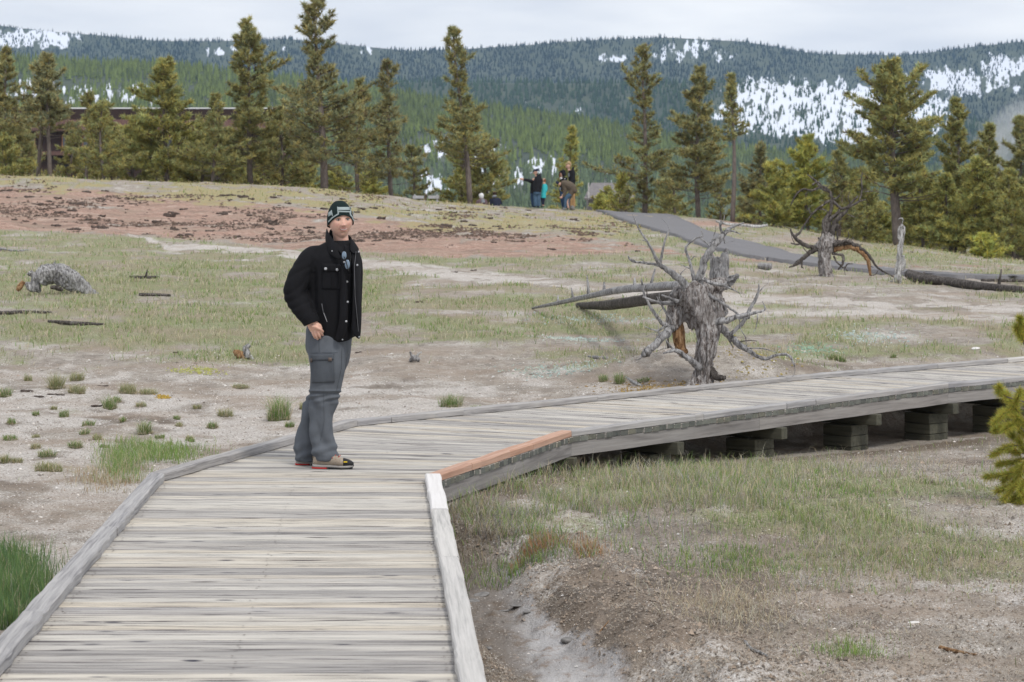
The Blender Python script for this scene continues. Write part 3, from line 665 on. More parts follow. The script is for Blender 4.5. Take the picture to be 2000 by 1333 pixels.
def limb(pts, Y, name, mat, parent, sc=1.0, ox=0, oy=0, n=10, jit=.06, flute=.05, m=5, seed=0, wob=.0, rmul=1.0):
    """pts: (cx, cy, r[, dY]) in crop pixels; sc crop px -> photo px"""
    q = np.array([[ox+p[0]*sc, oy+p[1]*sc, p[2]*sc, p[3] if len(p) > 3 else 0] for p in pts]); q = spline(q, m)
    r = random.Random(seed or int(pts[0][0]*7+pts[0][1])); path = []; rad = []
    for i, a in enumerate(q):
        yy = Y+a[3]; v = P(a[0], a[1], yy); rr = max(a[2], .3)/F*yy*rmul
        if wob: v = v+Vector((r.uniform(-1, 1), r.uniform(-1, 1), r.uniform(-1, 1)))*rr*wob
        path.append(v); rad.append(rr)
    mb = MB().tube(path, rad, n, jit, seed=r.randint(0, 99), flute=flute)
    return mb.build(name, mat, parent, True) if parent is not False else mb
def fused(lst, Y, name, mat, parent, vox, smooth=1, **kw):
    mb = MB()
    for pts in lst:
        q = limb(pts, Y, None, None, False, **kw); mb.add(q.v, q.f)
    me = remesh(mb, vox, smooth); co = get_co(me); no_ = get_no(me)
    d = fbm(co[:, 0]*20, co[:, 1]*20, co[:, 2]*3.5, 3, 4)*vox*2.4; d -= np.clip(.28-np.abs(fbm(co[:, 0]*26, co[:, 1]*26, co[:, 2]*3, 2, 8)), 0, 1)*vox*7
    set_co(me, co+no_*d[:, None]); return link(name, me, mat, parent, True)
# the big upturned stump behind the boardwalk
kw = dict(sc=.3, ox=1000, oy=380)
bs = hit(1372, 753); SY = bs.y
st = empty('dead_tree_stump', (bs.x, bs.y, bs.z), 'big silver upturned dead tree with clawing bare roots just behind the boardwalk', 'dead tree')
fused([[(1240,1275,85),(1252,1180,66),(1258,1060,66),(1275,950,72),(1270,830,78),(1235,730,85),(1180,650,90),(1135,600,60)],
       [(1050,640,45,.1),(1150,650,80,.05),(1290,600,62,.1),(1395,585,45,.15)], [(1070,660,60,.1),(1085,740,75,.15),(1060,810,62,.1),(1030,870,42,.05)],
       [(1240,700,70,.12),(1330,720,50,.2),(1380,700,40,.25)], [(1290,640,50,.1),(1340,700,45,.15),(1350,800,38,.1),(1345,870,34,.05)],
       [(1180,1240,30,-.02),(1150,1265,26,-.05),(1120,1275,14,-.05)], [(1205,1150,30),(1190,1230,30)], [(1120,690,70,.1),(1160,780,60,.12),(1190,880,26,.1)]],
      SY, 'trunk', M_dw3, st, .012, 2, flute=.10, jit=.08, n=14, **kw)
fused([[(1060,830,42,.08),(1080,870,42,.1),(1082,950,38,.1),(1095,1010,34,.1),(1125,1045,30,.1)]], SY, 'root', M_dwo, st, .01, 1, flute=.1, **kw)['label'] = 'bare orange root under the hollow'
fused([[(1325,580,48,.2),(1312,480,34,.2),(1300,400,18,.2),(1296,345,8,.2)], [(1375,590,52,.2),(1368,490,40,.2),(1392,400,26,.2),(1408,345,7,.2)], [(1330,590,50,.2),(1345,470,25,.2),(1335,400,10,.2)], [(1340,610,50,.2),(1400,585,34,.15),(1440,545,26,.1),(1468,520,12,.1)]],
      SY, 'broken_trunk', M_dw, st, .011, 1, flute=.12, **kw)
BR = [[(1195,620,44,0),(1205,580,40,0),(1232,505,35,-.05),(1262,410,32,-.1),(1325,320,30,-.1),(1370,270,24,-.1),(1405,232,17,-.1),(1450,205,11),(1512,185,5)],
 [(1372,262,12,-.1),(1355,210,11,-.12),(1360,170,9,-.12)], [(1395,240,12,-.1),(1440,240,9,-.1),(1485,258,5,-.1)], [(1380,285,9,-.1),(1385,320,5,-.1)],
 [(1340,300,8,-.1),(1310,290,6,-.12),(1290,315,5,-.12)], [(1140,620,42,0),(1095,560,35,-.05),(1040,515,30,-.1),(1000,485,24,-.12),(962,455,20,-.15),(930,400,14,-.2),(882,310,11,-.2),(832,235,8,-.2),(785,130,4,-.2)],
 [(965,455,13,-.15),(985,350,10,-.2),(1005,275,7,-.2),(1025,228,4,-.2)], [(955,462,14,-.15),(870,447,11,-.15),(800,440,9,-.18),(768,425,9,-.2),(755,398,5,-.2)], [(800,440,6,-.18),(790,425,4,-.18),(770,420,3,-.18)],
 [(1195,580,24,0),(1170,490,15,0),(1152,420,12,.05),(1130,355,11,.05),(1150,320,9,.05),(1190,290,9,.05),(1240,268,7,.05),(1230,232,4,.05)], [(1225,285,8,.05),(1270,320,7,.05),(1300,350,4,.05)], [(1165,430,5,0),(1185,405,4,0),(1205,410,2,0)],
 [(1240,550,14,-.05),(1300,578,16,-.1),(1375,590,16,-.1),(1400,575,12,-.1)], [(1380,592,11,-.1),(1440,622,6,-.1),(1485,642,4,-.1)],
 [(1255,635,17,0),(1330,685,13,-.1),(1400,730,11,-.1),(1460,770,9,-.1),(1500,800,8,-.1),(1545,805,7,-.1),(1540,780,4,-.1)],
 [(1310,820,42,0),(1380,825,28,-.1),(1450,800,22,-.15),(1520,785,17,-.15),(1590,768,13,-.15),(1640,757,9,-.15),(1645,730,6,-.15),(1630,695,3,-.15)],
 [(1330,850,42,.05),(1380,890,34,.1),(1430,940,30,.1),(1490,990,28,.1),(1550,1025,22,.15),(1600,1055,16,.15),(1650,1072,14,.2),(1710,1050,14,.2),(1780,1040,13,.2),(1818,1068,11,.2),(1840,1122,6,.2)],
 [(1420,915,17,.05),(1490,850,18,.05),(1530,790,18,.05),(1560,730,16,.05),(1590,670,13,.05),(1605,620,9,.05),(1608,580,4,.05)], [(1595,650,7,.05),(1622,620,5,.05),(1640,600,3,.05)],
 [(1480,810,5,-.1),(1490,880,4,-.1),(1520,930,4,-.1),(1526,990,3,-.1)], [(1470,962,6,.1),(1540,952,4,.1),(1595,955,3,.1)], [(1490,1005,8,.1),(1560,1002,6,.1),(1640,1005,5,.1),(1725,1030,3,.1)],
 [(1600,780,5,-.15),(1590,860,4,-.15),(1570,900,2,-.15)],
 [(1035,850,24,.05),(985,845,18,0),(940,790,16,0),(905,740,14,0),(880,690,13,0),(855,630,10,0),(843,550,6,0)], [(885,700,7,0),(878,640,5,0),(868,590,2,0)],
 [(1060,705,24,0),(980,708,16,-.05),(910,690,12,-.1),(850,667,7,-.1)], [(1085,700,20,-.05),(1030,678,12,-.1),(975,655,8,-.12)],
 [(1000,850,11,0),(955,885,9,0),(910,878,6,0),(862,860,3,0)], [(1060,860,15,.05),(1020,800,12,0),(985,740,9,0),(955,690,5,0),(942,665,3,0)], [(955,885,6,0),(960,920,5,0),(950,840,3,0)],
 [(1040,860,42,.05),(1005,900,38,0),(950,960,33,-.05),(900,1000,34,-.08),(868,1035,36,-.1),(850,1048,20,-.1)],
 [(1225,1135,36,-.05),(1170,1085,28,-.1),(1110,1040,23,-.12),(1060,1015,18,-.15),(1020,1025,11,-.15),(982,1035,6,-.15)], [(1060,1015,12,-.1),(1030,990,9,-.1),(1000,945,5,-.1)], [(1010,960,9,.05),(1020,1000,9,.05),(1010,900,6,.05)],
 [(1290,1150,38,-.03),(1325,1185,30,-.08),(1365,1198,24,-.1),(1392,1192,16,-.1)], [(1260,560,16,.1),(1255,600,18,.1),(1290,700,15,.1),(1310,760,12,.1),(1400,820,10,.1)],
 [(1350,880,14,.1),(1400,930,8,.12),(1440,1000,4,.12)], [(1100,600,20,.15),(1060,620,16,.15),(1030,660,10,.15)], [(1300,640,12,.1),(1370,700,12,.1),(1400,760,10,.1),(1390,790,8,.1)]]
for i, b_ in enumerate(BR):
    limb(b_, SY, 'branch' if b_[-1][1] < 900 else 'root', M_dw2 if i in (20, 24, 33, 34) else M_dw, st, n=9, jit=.09, flute=.12, seed=i+1, wob=.2, rmul=.74, **kw)
rt = random.Random(77)
for i in range(46):   # fine broken twigs and rootlets
    b_ = rt.choice(BR); k = rt.randrange(1, len(b_)); x, y, w = b_[k][:3]; dy_ = b_[k][3] if len(b_[k]) > 3 else 0
    a = math.atan2(y-740, x-1230)+rt.uniform(-1.1, 1.1); l = rt.uniform(25, 95); a2 = a+rt.uniform(-.8, .8); w = min(w*.35, 5)
    limb([(x, y, w, dy_), (x+math.cos(a)*l*.5, y+math.sin(a)*l*.5, w*.7, dy_+rt.uniform(-.05, .05)), (x+math.cos(a)*l*.5+math.cos(a2)*l*.5, y+math.sin(a)*l*.5+math.sin(a2)*l*.5, 1.5, dy_+rt.uniform(-.1, .1))], SY, 'rootlet', M_dw, st, n=5, m=3, seed=i+200, **kw)
def log(pts, name, label, mat, cat='log', stubs=(), n=14, lift=.0):
    """pts: photo px (px, py, r) lying on the ground"""
    q = spline(np.array([(p[0], p[1], p[2], (p[3] if len(p) > 3 else hit(p[0], p[1]+p[2]).y)) for p in pts]), 6)
    path = [P(a[0], a[1], a[3]) for a in q]; rad = [a[2]/F*a[3] for a in q]
    b0 = path[0]; e = empty(name, b0, label, cat)
    MB().tube(path, rad, n, .06, flute=.08, seed=len(label)).build('trunk', mat, e, True)
    for s_ in stubs:
        k = min(int(s_[0]*(len(path)-1)), len(path)-1); p0 = path[k]; Yb = p0.y
        MB().tube([p0, p0+Vector((s_[1], 0, s_[2]))*.6, p0+Vector((s_[1]*1.1, .02, s_[2]))], [s_[3], s_[3]*.7, s_[3]*.35], 6, .1).build('stub', mat, e, True)
    return e
LT = hit(1040, 604).y-SY; LT2 = hit(1135, 602).y-SY
log([(1335,557,9,SY+.4), (1270,562,8,SY+LT*.2), (1210,567,7,SY+LT*.4), (1150,579,5.2,SY+LT*.6), (1090,592,4,SY+LT*.82), (1040,602,2,SY+LT)], 'fallen_trunk', 'long thin grey fallen trunk with upright stubs, upper of two behind the big stump', M_dw, 'fallen tree',
    stubs=[(.32, 0, .12, .025), (.5, 0, .13, .025), (.62, -.02, .26, .022), (.7, -.02, .15, .02), (.82, 0, .10, .02), (.2, .05, .2, .02)])
log([(1340,578,10,SY+.8), (1270,585,11,SY+LT2*.33), (1195,595,10,SY+LT2*.7), (1130,597,6,SY+LT2)], 'fallen_trunk', 'short dark split trunk lying below the long one behind the big stump', M_dw2, 'fallen tree')
# second upturned tree by the path
kw = dict(sc=.3, ox=1400, oy=320)
b2 = hit(1610, 541); SY2 = b2.y
t2 = empty('dead_tree', (b2.x, b2.y, b2.z), 'dark gnarled dead tree with twisted antler branches in front of the asphalt path', 'dead tree')
fused([[(705,745,48),(705,700,45),(702,620,42),(705,560,48),(715,500,50),(725,450,40)], [(650,545,24,.1),(700,530,50,0),(780,540,30,.1)], [(690,730,20),(650,745,12)], [(730,735,22),(770,742,10)]], SY2, 'trunk', M_dw3, t2, .02, 1, flute=.12, jit=.1, **kw)
B2 = [[(715,500,34),(700,420,28),(705,370,22),(740,310,15),(748,230,13),(735,185,11),(690,165,11),(640,110,9),(590,70,6)], [(735,190,10),(690,150,10),(620,175,9),(560,165,8),(510,210,7),(480,275,4)], [(620,140,8),(660,120,8),(690,165,7)],
 [(748,240,14),(790,275,12),(820,295,12),(880,270,11),(930,245,8),(968,235,4)], [(850,280,8),(900,230,8),(920,210,5)], [(925,250,7),(945,180,7),(942,100,5),(948,60,3)], [(750,470,26),(760,400,20),(800,340,17),(840,310,12),(870,260,8)],
 [(700,250,6),(780,225,7),(803,198,4)], [(745,235,9),(660,290,8),(610,340,7),(570,400,8),(540,450,10),(510,480,14),(560,520,16),(620,545,18),(660,560,16)], [(510,485,12),(485,450,9),(478,422,5)], [(560,525,8),(510,525,7),(482,515,4)],
 [(620,330,6),(600,310,6),(605,290,4)], [(640,300,5),(700,300,5),(730,330,4)], [(650,560,20),(600,585,20),(560,620,17),(520,655,14),(470,675,5)], [(555,620,7),(555,680,6)],
 [(760,560,28),(820,545,22),(880,545,22),(930,570,20),(970,610,18),(990,660,15),(998,728,10)], [(770,520,26),(840,520,22),(900,530,20),(960,570,16),(1000,610,12),(1040,670,9),(1090,705,8),(1150,735,6)],
 [(760,530,16,-.1),(830,505,14,-.1),(880,515,10,-.1)], [(750,585,12),(790,590,10),(820,600,12),(820,650,10),(790,690,6)], [(760,600,8),(780,640,7),(830,680,6),(850,655,5),(888,652,3)], [(830,670,5),(850,700,4)],
 [(735,450,20),(780,400,14),(785,430,9),(785,495,8)], [(720,440,25),(730,370,20),(780,330,14),(800,300,10)], [(760,440,14),(780,400,20,.1),(775,420,14)], [(690,520,10),(660,480,6)], [(850,330,5),(900,350,3)], [(960,183,4),(1020,180,4)]]
for i, b_ in enumerate(B2):
    limb(b_, SY2, 'branch', M_dwo if i == 15 else M_dw2, t2, n=8, jit=.10, flute=.12, seed=i+50, wob=.25, rmul=.8, **kw)
for i in range(34):
    b_ = rt.choice(B2); k = rt.randrange(1, len(b_)); x, y, w = b_[k][:3]; a = math.atan2(y-540, x-710)+rt.uniform(-1.2, 1.2); l = rt.uniform(25, 80); a2 = a+rt.uniform(-.9, .9); w = min(w*.4, 4)
    limb([(x, y, w), (x+math.cos(a)*l*.5, y+math.sin(a)*l*.5, w*.8), (x+math.cos(a)*l*.5+math.cos(a2)*l*.5, y+math.sin(a)*l*.5+math.sin(a2)*l*.5, 2)], SY2, 'twig', M_dw2, t2, n=5, m=3, seed=i+300, **kw)
# white crooked snag and the log behind it
b3 = hit(1756, 553); t3 = empty('white_snag', (b3.x, b3.y, b3.z), 'short bleached white snag with a hooked top standing beside the fallen log', 'dead tree')
fused([[(1195,780,20),(1185,730,22),(1180,680,20),(1190,600,20),(1195,540,20),(1210,480,20),(1218,420,17),(1216,395,10)], [(1192,560,10),(1188,480,12),(1188,425,10),(1200,395,9),(1215,370,8),(1200,356,8),(1180,368,4)], [(1190,725,18),(1150,762,12),(1115,772,5)], [(1205,600,16),(1215,650,14),(1210,700,12)]], b3.y, 'trunk', M_dww, t3, .014, 1, flute=.12, sc=.3, ox=1400, oy=320)
log([(1775,536,9), (1805,545,10), (1850,550,9), (1900,557,9), (1950,562,7), (1996,566,7)], 'log', 'long dark brown log lying from the white snag to the right edge', M_dw2, stubs=[(.2, 0, .12, .04), (.8, .05, .3, .03)])
log([(1916,548,3), (1960,548,3), (2040,550,3)], 'log', 'thin brown pole behind the long dark log at the right edge', M_dw2)
log([(1725,524,4), (1745,528,4)], 'log', 'small pale log just left of the white snag', M_dw)
log([(1482,520,6), (1505,521,6.5)], 'log', 'short sawn grey log lying beside the asphalt path', M_dw)
log([(1398,432,2.2,50), (1420,438,2.6,50), (1450,440,2.6,50), (1480,443,2.8,50), (1500,440,2.0,50)], 'branch', 'pale dead branch reaching out horizontally above the asphalt path', M_dww, 'branch')
# hollow stump, left meadow
kw = dict(sc=.3, ox=0, oy=420); b4 = hit(110, 575); t4 = empty('stump_log', (b4.x, b4.y, b4.z), 'curved grey hollow log with torn left end in the left meadow', 'log')
fused([[(260,430,50),(300,390,62),(370,380,62),(440,410,66),(510,455,55),(580,505,36),(640,535,20),(680,548,6)], [(230,450,30),(240,400,30),(290,350,20),(350,335,14)], [(300,350,12),(345,325,12),(362,293,7)], [(260,470,40),(200,470,28),(170,440,16)], [(240,400,16),(200,380,18),(180,395,12)]], b4.y, 'trunk', M_dw, t4, .011, 2, flute=.08, jit=.05, rmul=1.12, **kw)
limb([(115,495,14),(130,470,20),(155,435,14)], b4.y-.1, 'splinter', M_dwo, t4, **kw); limb([(330,470,12),(370,475,16),(410,490,12)], b4.y-.25, 'splinter', M_dw2, t4, **kw)
log([(255,541,2.5), (285,542,3), (308,541,2)], 'dead_branch', 'short dark stick with an upright stub in the left meadow', M_dw2, 'branch', stubs=[(.5, .02, .13, .025)])
log([(272,576,3), (300,576,3.2), (333,577,2.5)], 'dead_branch', 'flat bark piece lying between the hollow log and the man', M_dw2, 'branch')
log([(0,612,4), (50,610,3.5), (100,610,2)], 'dead_branch', 'dark rotting branch at the left edge below the hollow log', M_dw2, 'branch')
log([(95,628,3), (150,632,4), (205,634,2)], 'dead_branch', 'dark broken stick right of the rotting branch in the left meadow', M_dw2, 'branch')
log([(0,486,2.5), (30,490,2), (55,489,1.5)], 'dead_branch', 'thin pale stick at the left edge above the hollow log', M_dw, 'branch')
log([(1455,1253,2.8), (1468,1268,3), (1485,1275,3), (1508,1287,2)], 'stick', 'crooked white stick on bare soil at the lower right', M_dww, 'stick')
log([(1835,1265,4), (1860,1271,4), (1905,1280,3)], 'stick', 'short orange brown stick in the lower right corner', M_dwo, 'stick')
log([(1150,1260,1), (1175,1230,1.2), (1192,1210,1)], 'stick', 'thin straw coloured stalk leaning on the dug bank', M_dwo, 'stick')
log([(1222,737,2), (1240,748,3), (1253,754,2.5)], 'stick', 'small white stick left of the big stump', M_dww, 'stick')
log([(1150,697,2.5), (1170,699,3.5), (1190,700,2)], 'stick', 'small grey wood chip left of the leaning root of the big stump', M_dw, 'stick')
# small rotten root piece with orange wood, left of the man; and grey one on his right
b5 = hit(478, 700); t5 = empty('root_piece', (b5.x, b5.y, b5.z), 'small torn root piece with orange wood left of the man', 'stump')
limb([(456,686,3),(466,692,8),(480,698,7),(492,702,3)], b5.y, 'root', M_dwo, t5, 1, n=10, jit=.2, flute=.15); limb([(484,700,6),(482,688,6),(480,680,5),(488,674,4)], b5.y-.02, 'stub', M_dw, t5, 1, n=9, jit=.2, flute=.15); limb([(488,696,5),(494,703,3)], b5.y-.05, 'stub', M_dww, t5, 1, n=8, jit=.2)
b6 = hit(812, 710); t6 = empty('root_piece', (b6.x, b6.y, b6.z), 'small grey branched root piece right of the man', 'stump')
limb([(800,706,3),(808,700,6),(820,704,4)], b6.y, 'root', M_dw, t6, 1, n=9, jit=.2); limb([(806,702,3),(803,692,2.5),(800,687,1.5)], b6.y, 'stub', M_dw, t6, 1); limb([(812,700,3),(818,691,2),(824,688,1.2)], b6.y, 'stub', M_dww, t6, 1)
# ------------------------------------------------------------------ lodge behind the trees
LY = 330.0
def lx(px): return (px-1000)/F*LY
def lz(py): return CH-(py-410)/F*LY
M_shing = simple('brown_shingles', (.05, .03, .026), (.028, .017, .015), 3, .9, st=(1, 1, 4), bmp=.4, bd=.1)
M_shing2 = simple('light_brown_shingles', (.14, .08, .068), (.09, .05, .045), 3, .9, st=(1, 1, 4), bmp=.4, bd=.1)
M_trimo = simple('orange_window_trim', (.36, .16, .07)); M_glass = simple('window_glass', (.05, .06, .07), rough=.1, bmp=0, spec=.8); M_dark = simple('opening_shade', (.008, .007, .007)); M_snowr = simple('roof_snow', (.75, .77, .8), (.55, .55, .56))
lodge = empty('lodge', (lx(250), LY, -8), 'long low dark brown shingled lodge half hidden behind the left pines', 'building')
def lbox(x0, x1, y0, y1, d0, d1, name, mat, par=lodge):
    """picture columns x, rows y at the lodge front, depth range d"""
    return MB().box(((lx(x0)+lx(x1))/2, LY+(d0+d1)/2, (lz(y0)+lz(y1))/2), (abs(lx(x1)-lx(x0)), d1-d0, abs(lz(y0)-lz(y1)))).build(name, mat, par)
lbox(-120, 560, 252, 520, 0, 14, 'wall', M_shing)
rf = MB().add([(lx(-135), LY-1.3, lz(254)), (lx(572), LY-1.3, lz(254)), (lx(565), LY-.2, lz(234)), (lx(-130), LY-.2, lz(234))], [(0, 1, 2, 3)])
rf.add([(lx(-135), LY-1.3, lz(254)), (lx(572), LY-1.3, lz(254)), (lx(572), LY-1.3, lz(257)), (lx(-135), LY-1.3, lz(257))], [(0, 3, 2, 1)]); rf.build('lower_roof', M_shing2, lodge)
lbox(-128, 562, 213, 235, .0, 13, 'upper_roof', M_shing); lbox(-128, 562, 210.5, 213, -.1, 13.1, 'roof_edge', M_snowr)
lbox(255, 268, 236, 252, -1.5, -.9, 'notch_shade', M_dark)  # near-black block painting the shade of a notch in the roof
for x in (5, 60, 130, 170, 212, 270, 330, 382, 450, 515):
    w_ = lbox(x-9, x+9, 265, 288, -.12, -.02, 'window', M_trimo); lbox(x-7, x+7, 267, 286, -.16, -.13, 'pane', M_glass, w_)
lbox(-120, 562, 296, 304, -1.0, -.02, 'balcony_band', M_shing2)
for x in (60, 130, 200, 270, 340, 410, 480, 545): lbox(x-16, x+16, 306, 330, -.1, -.03, 'opening_shade', M_dark); lbox(x+19, x+21, 305, 345, -.9, -.6, 'post', M_shing)  # near-black panels paint the shade inside the lower openings; posts between
# small grey roofed hut behind the tall pines
HY = 230.0
def hx(px): return (px-1000)/F*HY
def hz_(py): return CH-(py-410)/F*HY
M_hut = simple('grey_shakes', (.24, .225, .225), (.15, .14, .145), 5, .9, st=(1, 1, 5), bmp=.4, bd=.05)
hut = empty('hut', (hx(1170), HY, -6), 'small grey weathered shed roof just left of the tall pines by the path', 'building')
MB().add([(hx(1140), HY-1, hz_(388)), (hx(1240), HY-1, hz_(388)), (hx(1225), HY+1.5, hz_(357)), (hx(1156), HY+1.5, hz_(357)), (hx(1225), HY+1.7, hz_(358)), (hx(1156), HY+1.7, hz_(358)), (hx(1140), HY-.9, hz_(391)), (hx(1240), HY-.9, hz_(391))], [(0, 1, 2, 3), (3, 2, 4, 5), (0, 6, 7, 1), (0, 3, 5, 6), (1, 7, 4, 2)]).build('roof', M_hut, hut)
MB().box((hx(1190), HY+2, hz_(388)-4), (hx(1232)-hx(1148), 4, 8)).build('wall', M_hut, hut)
MB().box((hx(1149), HY-.9, hz_(374)), (.14, .1, 1.7)).build('trim', M_dww, hut)
# ------------------------------------------------------------------ pines
M_bark = simple('pine_bark', (.21, .175, .16), (.12, .10, .09), 14, .95, st=(1, 1, .35), bmp=.8, bd=.03)
M_twig = simple('dead_twig', (.25, .23, .22), (.15, .14, .13), 14, .95)
M_needle = attr_mat('pine_needles', 'col', .7, .25, .25, .2, 3)
def pine(px, top, base_px=None, hw=50, Y=112, seed=0, crown=.85, dens=1.0, hue=0, lean=0, round_=False, bare=.0, droop=0, tr=None, label='', name='pine_tree', gap=.0, group=None):
    """crown: share of the height that carries foliage; hw: crown half width in photo px; hue 0 dark olive .. 1 bright yellow-green"""
    r = random.Random(seed); rn = np.random.default_rng(seed+100)
    bx_ = (base_px or px); X = (bx_-1000)/F*Y; g0 = gz(X, Y); H = CH-(top-410)/F*Y-g0; xt = (px-1000)/F*Y
    R_ = hw/F*Y; tr_ = tr or (.012*H+.03)
    e = empty(name, (X, Y, g0), label, 'tree', group)
    def axis(t): return Vector((X+(xt-X)*t+.10*math.sin(t*4+seed), Y, g0+H*t))
    mb = MB().tube([axis(t)-(Vector((0, 0, .3)) if t == 0 else Vector()) for t in np.linspace(0, 1, 12)], [tr_*(1-t)**.8+.012 for t in np.linspace(0, 1, 12)], 8, .06, seed=seed)
    mb.build('trunk', M_bark, e, True)
    tw = MB(); tuf = []   # tuft centres, direction, size
    nb = int((15+H*6.0)*crown*dens**.5*2.3)
    for i in range(nb):
        f = (i+r.random())/nb; t = (1-crown)+crown*f**.92
        if t > .985: t = .985
        q = (t-(1-crown))/crown
        if round_: pr = max(.25, math.sin(min(1, (1-q)*1.35+.12)*math.pi*.62))
        else: pr = min(1, (1-q)**.66*1.0+.04)*(1 if q > .10 else .75+2.5*q)
        L = R_*pr*r.uniform(.5, 1.2)*1.42
        aa = r.uniform(0, 6.283); L *= .92+.55*float(noise3(t*6+seed, math.cos(aa)*1.3, math.sin(aa)*1.3, 9))
        if gap and noise3(t*7, seed*1.7, 0, 3) > .5-gap: L *= .45
        a = aa; el = (.15+.75*q*q)+r.uniform(-.12, .15)-droop*(1-q)*.6
        d = Vector((math.cos(a)*math.cos(el), math.sin(a)*math.cos(el), math.sin(el))); p0 = axis(t)
        pts_ = []; p = p0.copy(); n_ = 5
        for k in range(n_+1):
            pts_.append(p.copy()); dd = d+Vector((0, 0, -.16+.12*k))*(.8)+Vector((r.uniform(-.12, .12), r.uniform(-.12, .12), 0)); p = p+dd.normalized()*L/n_
        tw.tube(pts_, [max(.006, tr_*.20*(1-k/(n_+1))*(.4+.6*pr)) for k in range(n_+1)], 3)
        dead = t < (1-crown)+.04 or r.random() < bare*(1-q)
        if dead: continue
        m_ = max(4, int(L*12*dens))
        for k in range(m_):
            s = .22+.78*(k+r.random())/m_; ii = min(int(s*n_), n_-1); b_ = pts_[ii].lerp(pts_[ii+1], s*n_-ii)
            side = d.cross(Vector((0, 0, 1))).normalized()*r.choice((-1, 1)); l2 = L*.30*(1.25-s)*r.uniform(.3, 1.3)+.07
            dv = (side*r.uniform(.5, 1)+d*.6+Vector((0, 0, r.uniform(.0, .5)))).normalized(); c_ = b_+dv*l2
            if k % 5 == 0: tw.tube([b_, c_], [.007, .004], 3)
            for w_ in (.45, .75, 1.0):
                tuf.append((*(b_.lerp(c_, w_)), *(dv+Vector((0, 0, .35))), r.uniform(.15, .27)*(1 if H > 4 else .8)))
        tuf.append((*pts_[-1], *(d+Vector((0, 0, .5))), .2))
    for k in range(8): tuf.append((*(axis(1-.012*k)), r.uniform(-.3, .3), r.uniform(-.3, .3), 1, .17))
    tw.build('branches', M_twig if bare > .3 else M_bark, e)
    T = np.array(tuf); n = len(T); c = T[:, :3]; D = T[:, 3:6]; D /= np.linalg.norm(D, axis=1)[:, None]; S = T[:, 6]
    K = 6; V = []; C = []
    base = np.array([.35, .335, .17])*(1-hue)+np.array([.52, .52, .14])*hue
    tone = rn.uniform(.65, 1.35, (n, 1))*(1+.25*fbm(c[:, 0]*1.5, c[:, 1]*1.5, c[:, 2]*1.5, 2, seed)[:, None]); tint = base*tone*(1+np.array([.18, .0, -.25])*rn.uniform(-1, 1, (n, 1)))
    dd_ = rn.uniform(0, 1, n) < .035+.2*bare; tint[dd_] = np.array([.17, .115, .07])*tone[dd_]
    for k in range(K):
        v = D*.8+rn.normal(0, .62, (n, 3)); v /= np.linalg.norm(v, axis=1)[:, None]; w = np.cross(v, rn.normal(0, 1, (n, 3))); w /= np.linalg.norm(w, axis=1)[:, None]+1e-9
        ln = (S*rn.uniform(.7, 1.2, n))[:, None]; wd = ln*.105
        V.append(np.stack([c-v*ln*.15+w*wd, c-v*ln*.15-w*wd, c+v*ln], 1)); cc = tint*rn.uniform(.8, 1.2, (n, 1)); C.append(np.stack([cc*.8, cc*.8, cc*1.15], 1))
    V = np.concatenate(V).reshape(-1, 3); C = np.concatenate(C).reshape(-1, 3); Fc = np.arange(len(V)).reshape(-1, 3)
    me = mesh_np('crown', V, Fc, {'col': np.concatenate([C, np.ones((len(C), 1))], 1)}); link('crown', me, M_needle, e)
    return e, n*K
